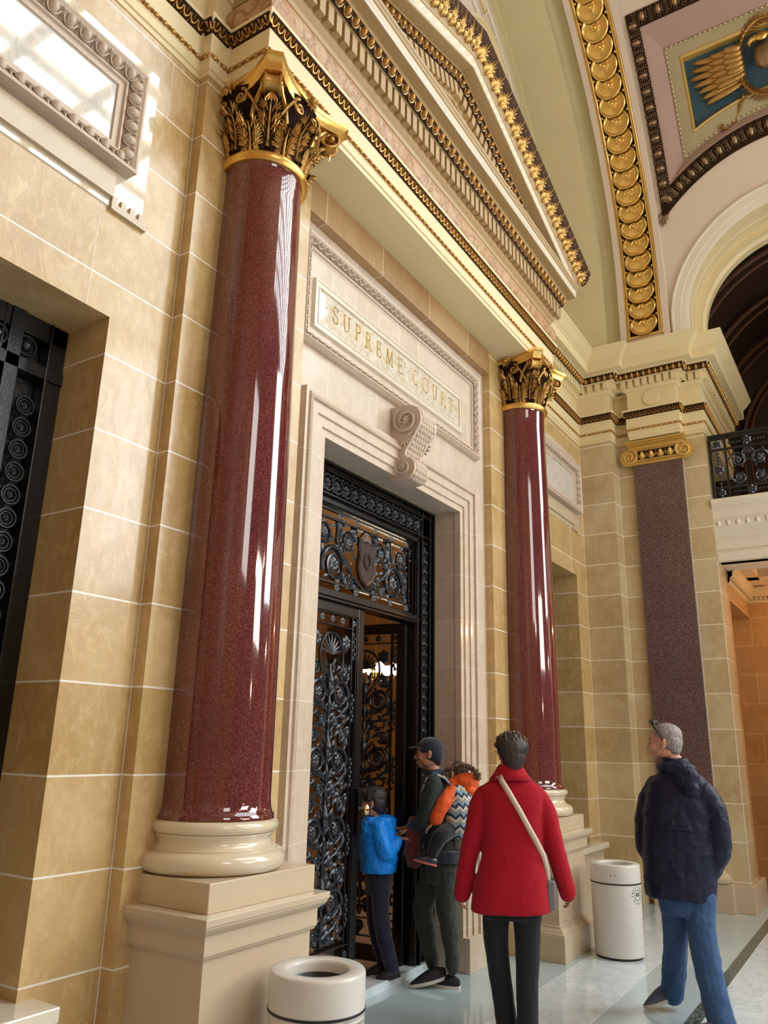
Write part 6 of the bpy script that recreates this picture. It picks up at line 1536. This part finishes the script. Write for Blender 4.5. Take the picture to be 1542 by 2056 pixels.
    m = MB(); loft(m, [(-.235, -.02, .76, .045, .10), (-.245, -.02, .85, .060, .13), (-.245, -.02, .97, .055, .13), (-.24, -.02, 1.05, .045, .12), (-.24, -.02, 1.085, .03, .11)]); fuse(m, 'cloth', cloth('maroon_cloth', (.11, .014, .018), .85, .15, 10, .7), j, .007, 5, (.025, .07))
adult()

def boy():
    t = figure('person', 'child with dark hair in a bright blue puffer jacket stepping through the doorway', 'person', 5.11, 3.325, .02)
    hc = (-.002, .0, 1.158); yaw = PI - .12; hs = .94
    body(t, SKIN2, hc, yaw, (.035, 0, 1.05), ((.04, .10, 1.0), (.05, -.10, 1.0)), ((.06, .05, .66), (.06, -.05, .66)),
         [[(.05, -.12, .99), (.10, -.14, .84), (.20, -.10, .92)], [(.04, .12, .99), (-.04, .15, .82), (-.16, .10, .84)]],
         [[(.06, .06, .64), (.04, .07, .35), (.12, .06, .07)], [(.06, -.06, .64), (.09, -.06, .36), (.17, -.05, .06)]], .72, hs,
         [((.215, -.095, .93), (1, .2, .15), (0, 0, -1), .75, .35, 1), ((-.17, .095, .84), (-1, -.2, .1), (0, 0, -1), .75, .4, -1)])
    face_bits(t, hc, yaw, hs).build('eyebrows', M['ink'], t, smooth=True, local=True)
    m = MB(); Rn = np.array(Matrix.Rotation(yaw, 3, 'Z')); tv, tf = grid_tpl(lambda u, v: (math.sin(v * PI) * math.cos(2 * PI * u), math.sin(v * PI) * math.sin(2 * PI * u), math.cos(v * PI)), 18, 12)
    for o_, r in (((-.015, 0, .050), (.105, .088, .080)), ((-.045, 0, .0), (.075, .084, .085)), ((.045, 0, .075), (.050, .070, .040)), ((-.06, 0, -.045), (.04, .06, .04))): m.add((tv * np.array(r) * hs + np.array(o_) * hs) @ Rn.T + np.array(hc), tf)
    for k in range(40):
        a = k * .63; p = np.array(hc) + np.array([.085 * math.cos(a), .075 * math.sin(a), .06 + .04 * math.sin(k * 1.7)]); m.tube([p, p + nrm(p - hc) * .012 + np.array([0, 0, -.012]), p + nrm(p - hc) * .012 + np.array([-.012, 0, -.032])], [.008, .006, .002], 5)
    fuse(m, 'hair', hairmat('black_boy_hair', (.010, .008, .009), (.045, .04, .045)), t, .005, 2)
    bl = cloth('bright_blue_nylon', (.008, .26, 1.0), .36, .05, 14, .5, 60, .0)
    m = MB()
    secs = []
    for k in range(0, 33):
        z = .70 + k * .0115; s_ = k / 32; cx = .055 - .03 * s_ + .012 * math.sin(s_ * PI); w = (.118 + .022 * math.sin(PI * (s_ * .8 + .1))) * (1 if s_ < .8 else 1 - (s_ - .8) * 1.6); puff = 1 + .045 * abs(math.sin(k * PI / 5.3)); secs.append((cx, 0, z, w * puff, (w + .035) * puff))
    loft(m, secs)
    ell(m, (.10, -.0, 1.035), (.085, .10, .050)); ell(m, (.125, -.02, 1.0), (.06, .09, .05))
    for A in ([(.05, -.13, 1.0), (.085, -.165, .90), (.11, -.16, .84), (.15, -.13, .87), (.185, -.11, .91)], [(.03, .13, 1.0), (-.01, .165, .9), (-.05, .16, .83), (-.10, .13, .83), (-.14, .11, .84)]):
        P = [np.array(p) for p in A]; limb(m, P, [.066, .064, .060, .052, .042])
    fuse(m, 'puffer_jacket', bl, t, .006, 3, (.014, .05))
    m = MB(); loft(m, [(.06, 0, .56, .095, .12), (.06, 0, .72, .10, .12)])
    limb(m, [(.05, .06, .64), (.04, .07, .36), (.11, .06, .10)], [.075, .058, .048]); limb(m, [(.07, -.06, .64), (.09, -.06, .36), (.165, -.05, .09)], [.075, .058, .048])
    fuse(m, 'trousers', cloth('dark_navy_trousers', (.008, .010, .035), .8), t, .007, 4, (.012, .06))
    bk = plain('black_boy_shoe', (.012, .012, .016), .6)
    shoe(t, (.15, .06, .04), (-.03, .04, .015), bk, M['rubber'], .85); shoe(t, (.22, -.05, .045), (.05, -.08, .015), bk, M['rubber'], .85)
boy()
# ------------------------------------------------------------------ light
def lights():
    w = bpy.data.worlds.new('hall_light'); SC.world = w; w.use_nodes = True; bg = w.node_tree.nodes['Background']
    bg.inputs['Color'].default_value = (1.0, .88, .74, 1); bg.inputs['Strength'].default_value = .17
    # skylight of the rotunda: glowing panes between bars
    t = bpy.data.objects.new('ceiling_skylight', None); COL.objects.link(t); t.location = (11, -7, 13.5); t['kind'] = 'structure'
    sk = glow('daylight_pane', (.88, .95, 1.0), 10.)
    bars = MB(); z = 13.5
    xs = np.linspace(4.2, 19, 11); ys = np.linspace(-12, -3.2, 8)
    for x in xs: bars.box(x - .12, x + .12, -12, -3.2, z - .1, z + .1)
    for y in ys: bars.box(4.2, 19, y - .12, y + .12, z - .1, z + .1)
    bars.build('glazing_bars', M['cream'], t)
    m = MB()
    for i in range(len(xs) - 1):
        for j in range(len(ys) - 1): m.box(xs[i] + .12, xs[i + 1] - .12, ys[j] + .12, ys[j + 1] - .12, z, z + .02)
    m.build('panes', sk, t)
    mb = MB(); mb.box(-3.3, -3, -12, 6, 0, 15); struct(mb.build('wall_west_blocker', M['wall_warm']))  # unseen wall added to block light from the west
    mb = MB(); mb.box(-3.2, 4.0, -12, 3.4, 11.9, 12.1); struct(mb.build('ceiling_west', M['cream']))
    def area(name, loc, rot, sx, sy, e, col):
        l = bpy.data.lights.new(name, 'AREA'); l.shape = 'RECTANGLE'; l.size = sx; l.size_y = sy; l.energy = e; l.color = col
        o = bpy.data.objects.new(name, l); COL.objects.link(o); o.location = loc; o.rotation_euler = rot; return o
    # tall windows of the hall opposite
    d = Vector((5.2, 2.6, 3.2)) - Vector((13, -9, 8)); q = d.to_track_quat('-Z', 'Y').to_euler()
    area('rotunda_window_light', (13, -9, 8), q, 5, 6, 1300, (.93, .97, 1.0))
    d = Vector((9.3, 1.5, 4.2)) - Vector((-1.5, -8.5, 7)); area('end_wall_fill_light', (-1.5, -8.5, 7), d.to_track_quat('-Z', 'Y').to_euler(), 3, 4, 300, (1, .97, .92))  # added weak fill aimed at the end wall, no real source
    d = Vector((7.5, 1.2, 9)) - Vector((5.5, -6.5, 4)); area('vault_fill_light', (5.5, -6.5, 4), d.to_track_quat('-Z', 'Y').to_euler(), 3, 2, 330, (1, .94, .84))  # added fill light that brightens the vault, not a fixture of the hall
    def lamp(name, loc, e, col, r=.1):
        l = bpy.data.lights.new(name, 'POINT'); l.energy = e; l.color = col; l.shadow_soft_size = r
        o = bpy.data.objects.new(name, l); COL.objects.link(o); o.location = loc
    lamp('vestibule_lamp', (10.9, .3, 3.3), 40, (1, .62, .30), .03)
    lamp('door_room_lamp', (5.2, 5.4, 3.9), 22, (1, .62, .30), .04)
    lamp('gallery_lamp', (12.5, .2, 5.2), 10, (1, .7, .45), .03)
    for i, loc in enumerate(((3.4, -2.6, 3.6), (6.0, -4.2, 4.2), (9.0, -3.2, 3.0), (4.6, -5.5, 2.4))): lamp('hall_lamp', loc, 45, (1, .78, .5), .07)
lights()
SC.view_settings.view_transform = 'Standard'; SC.view_settings.look = 'None'; SC.view_settings.exposure = -.34; SC.view_settings.gamma = 1
SC.view_settings.use_curve_mapping = False
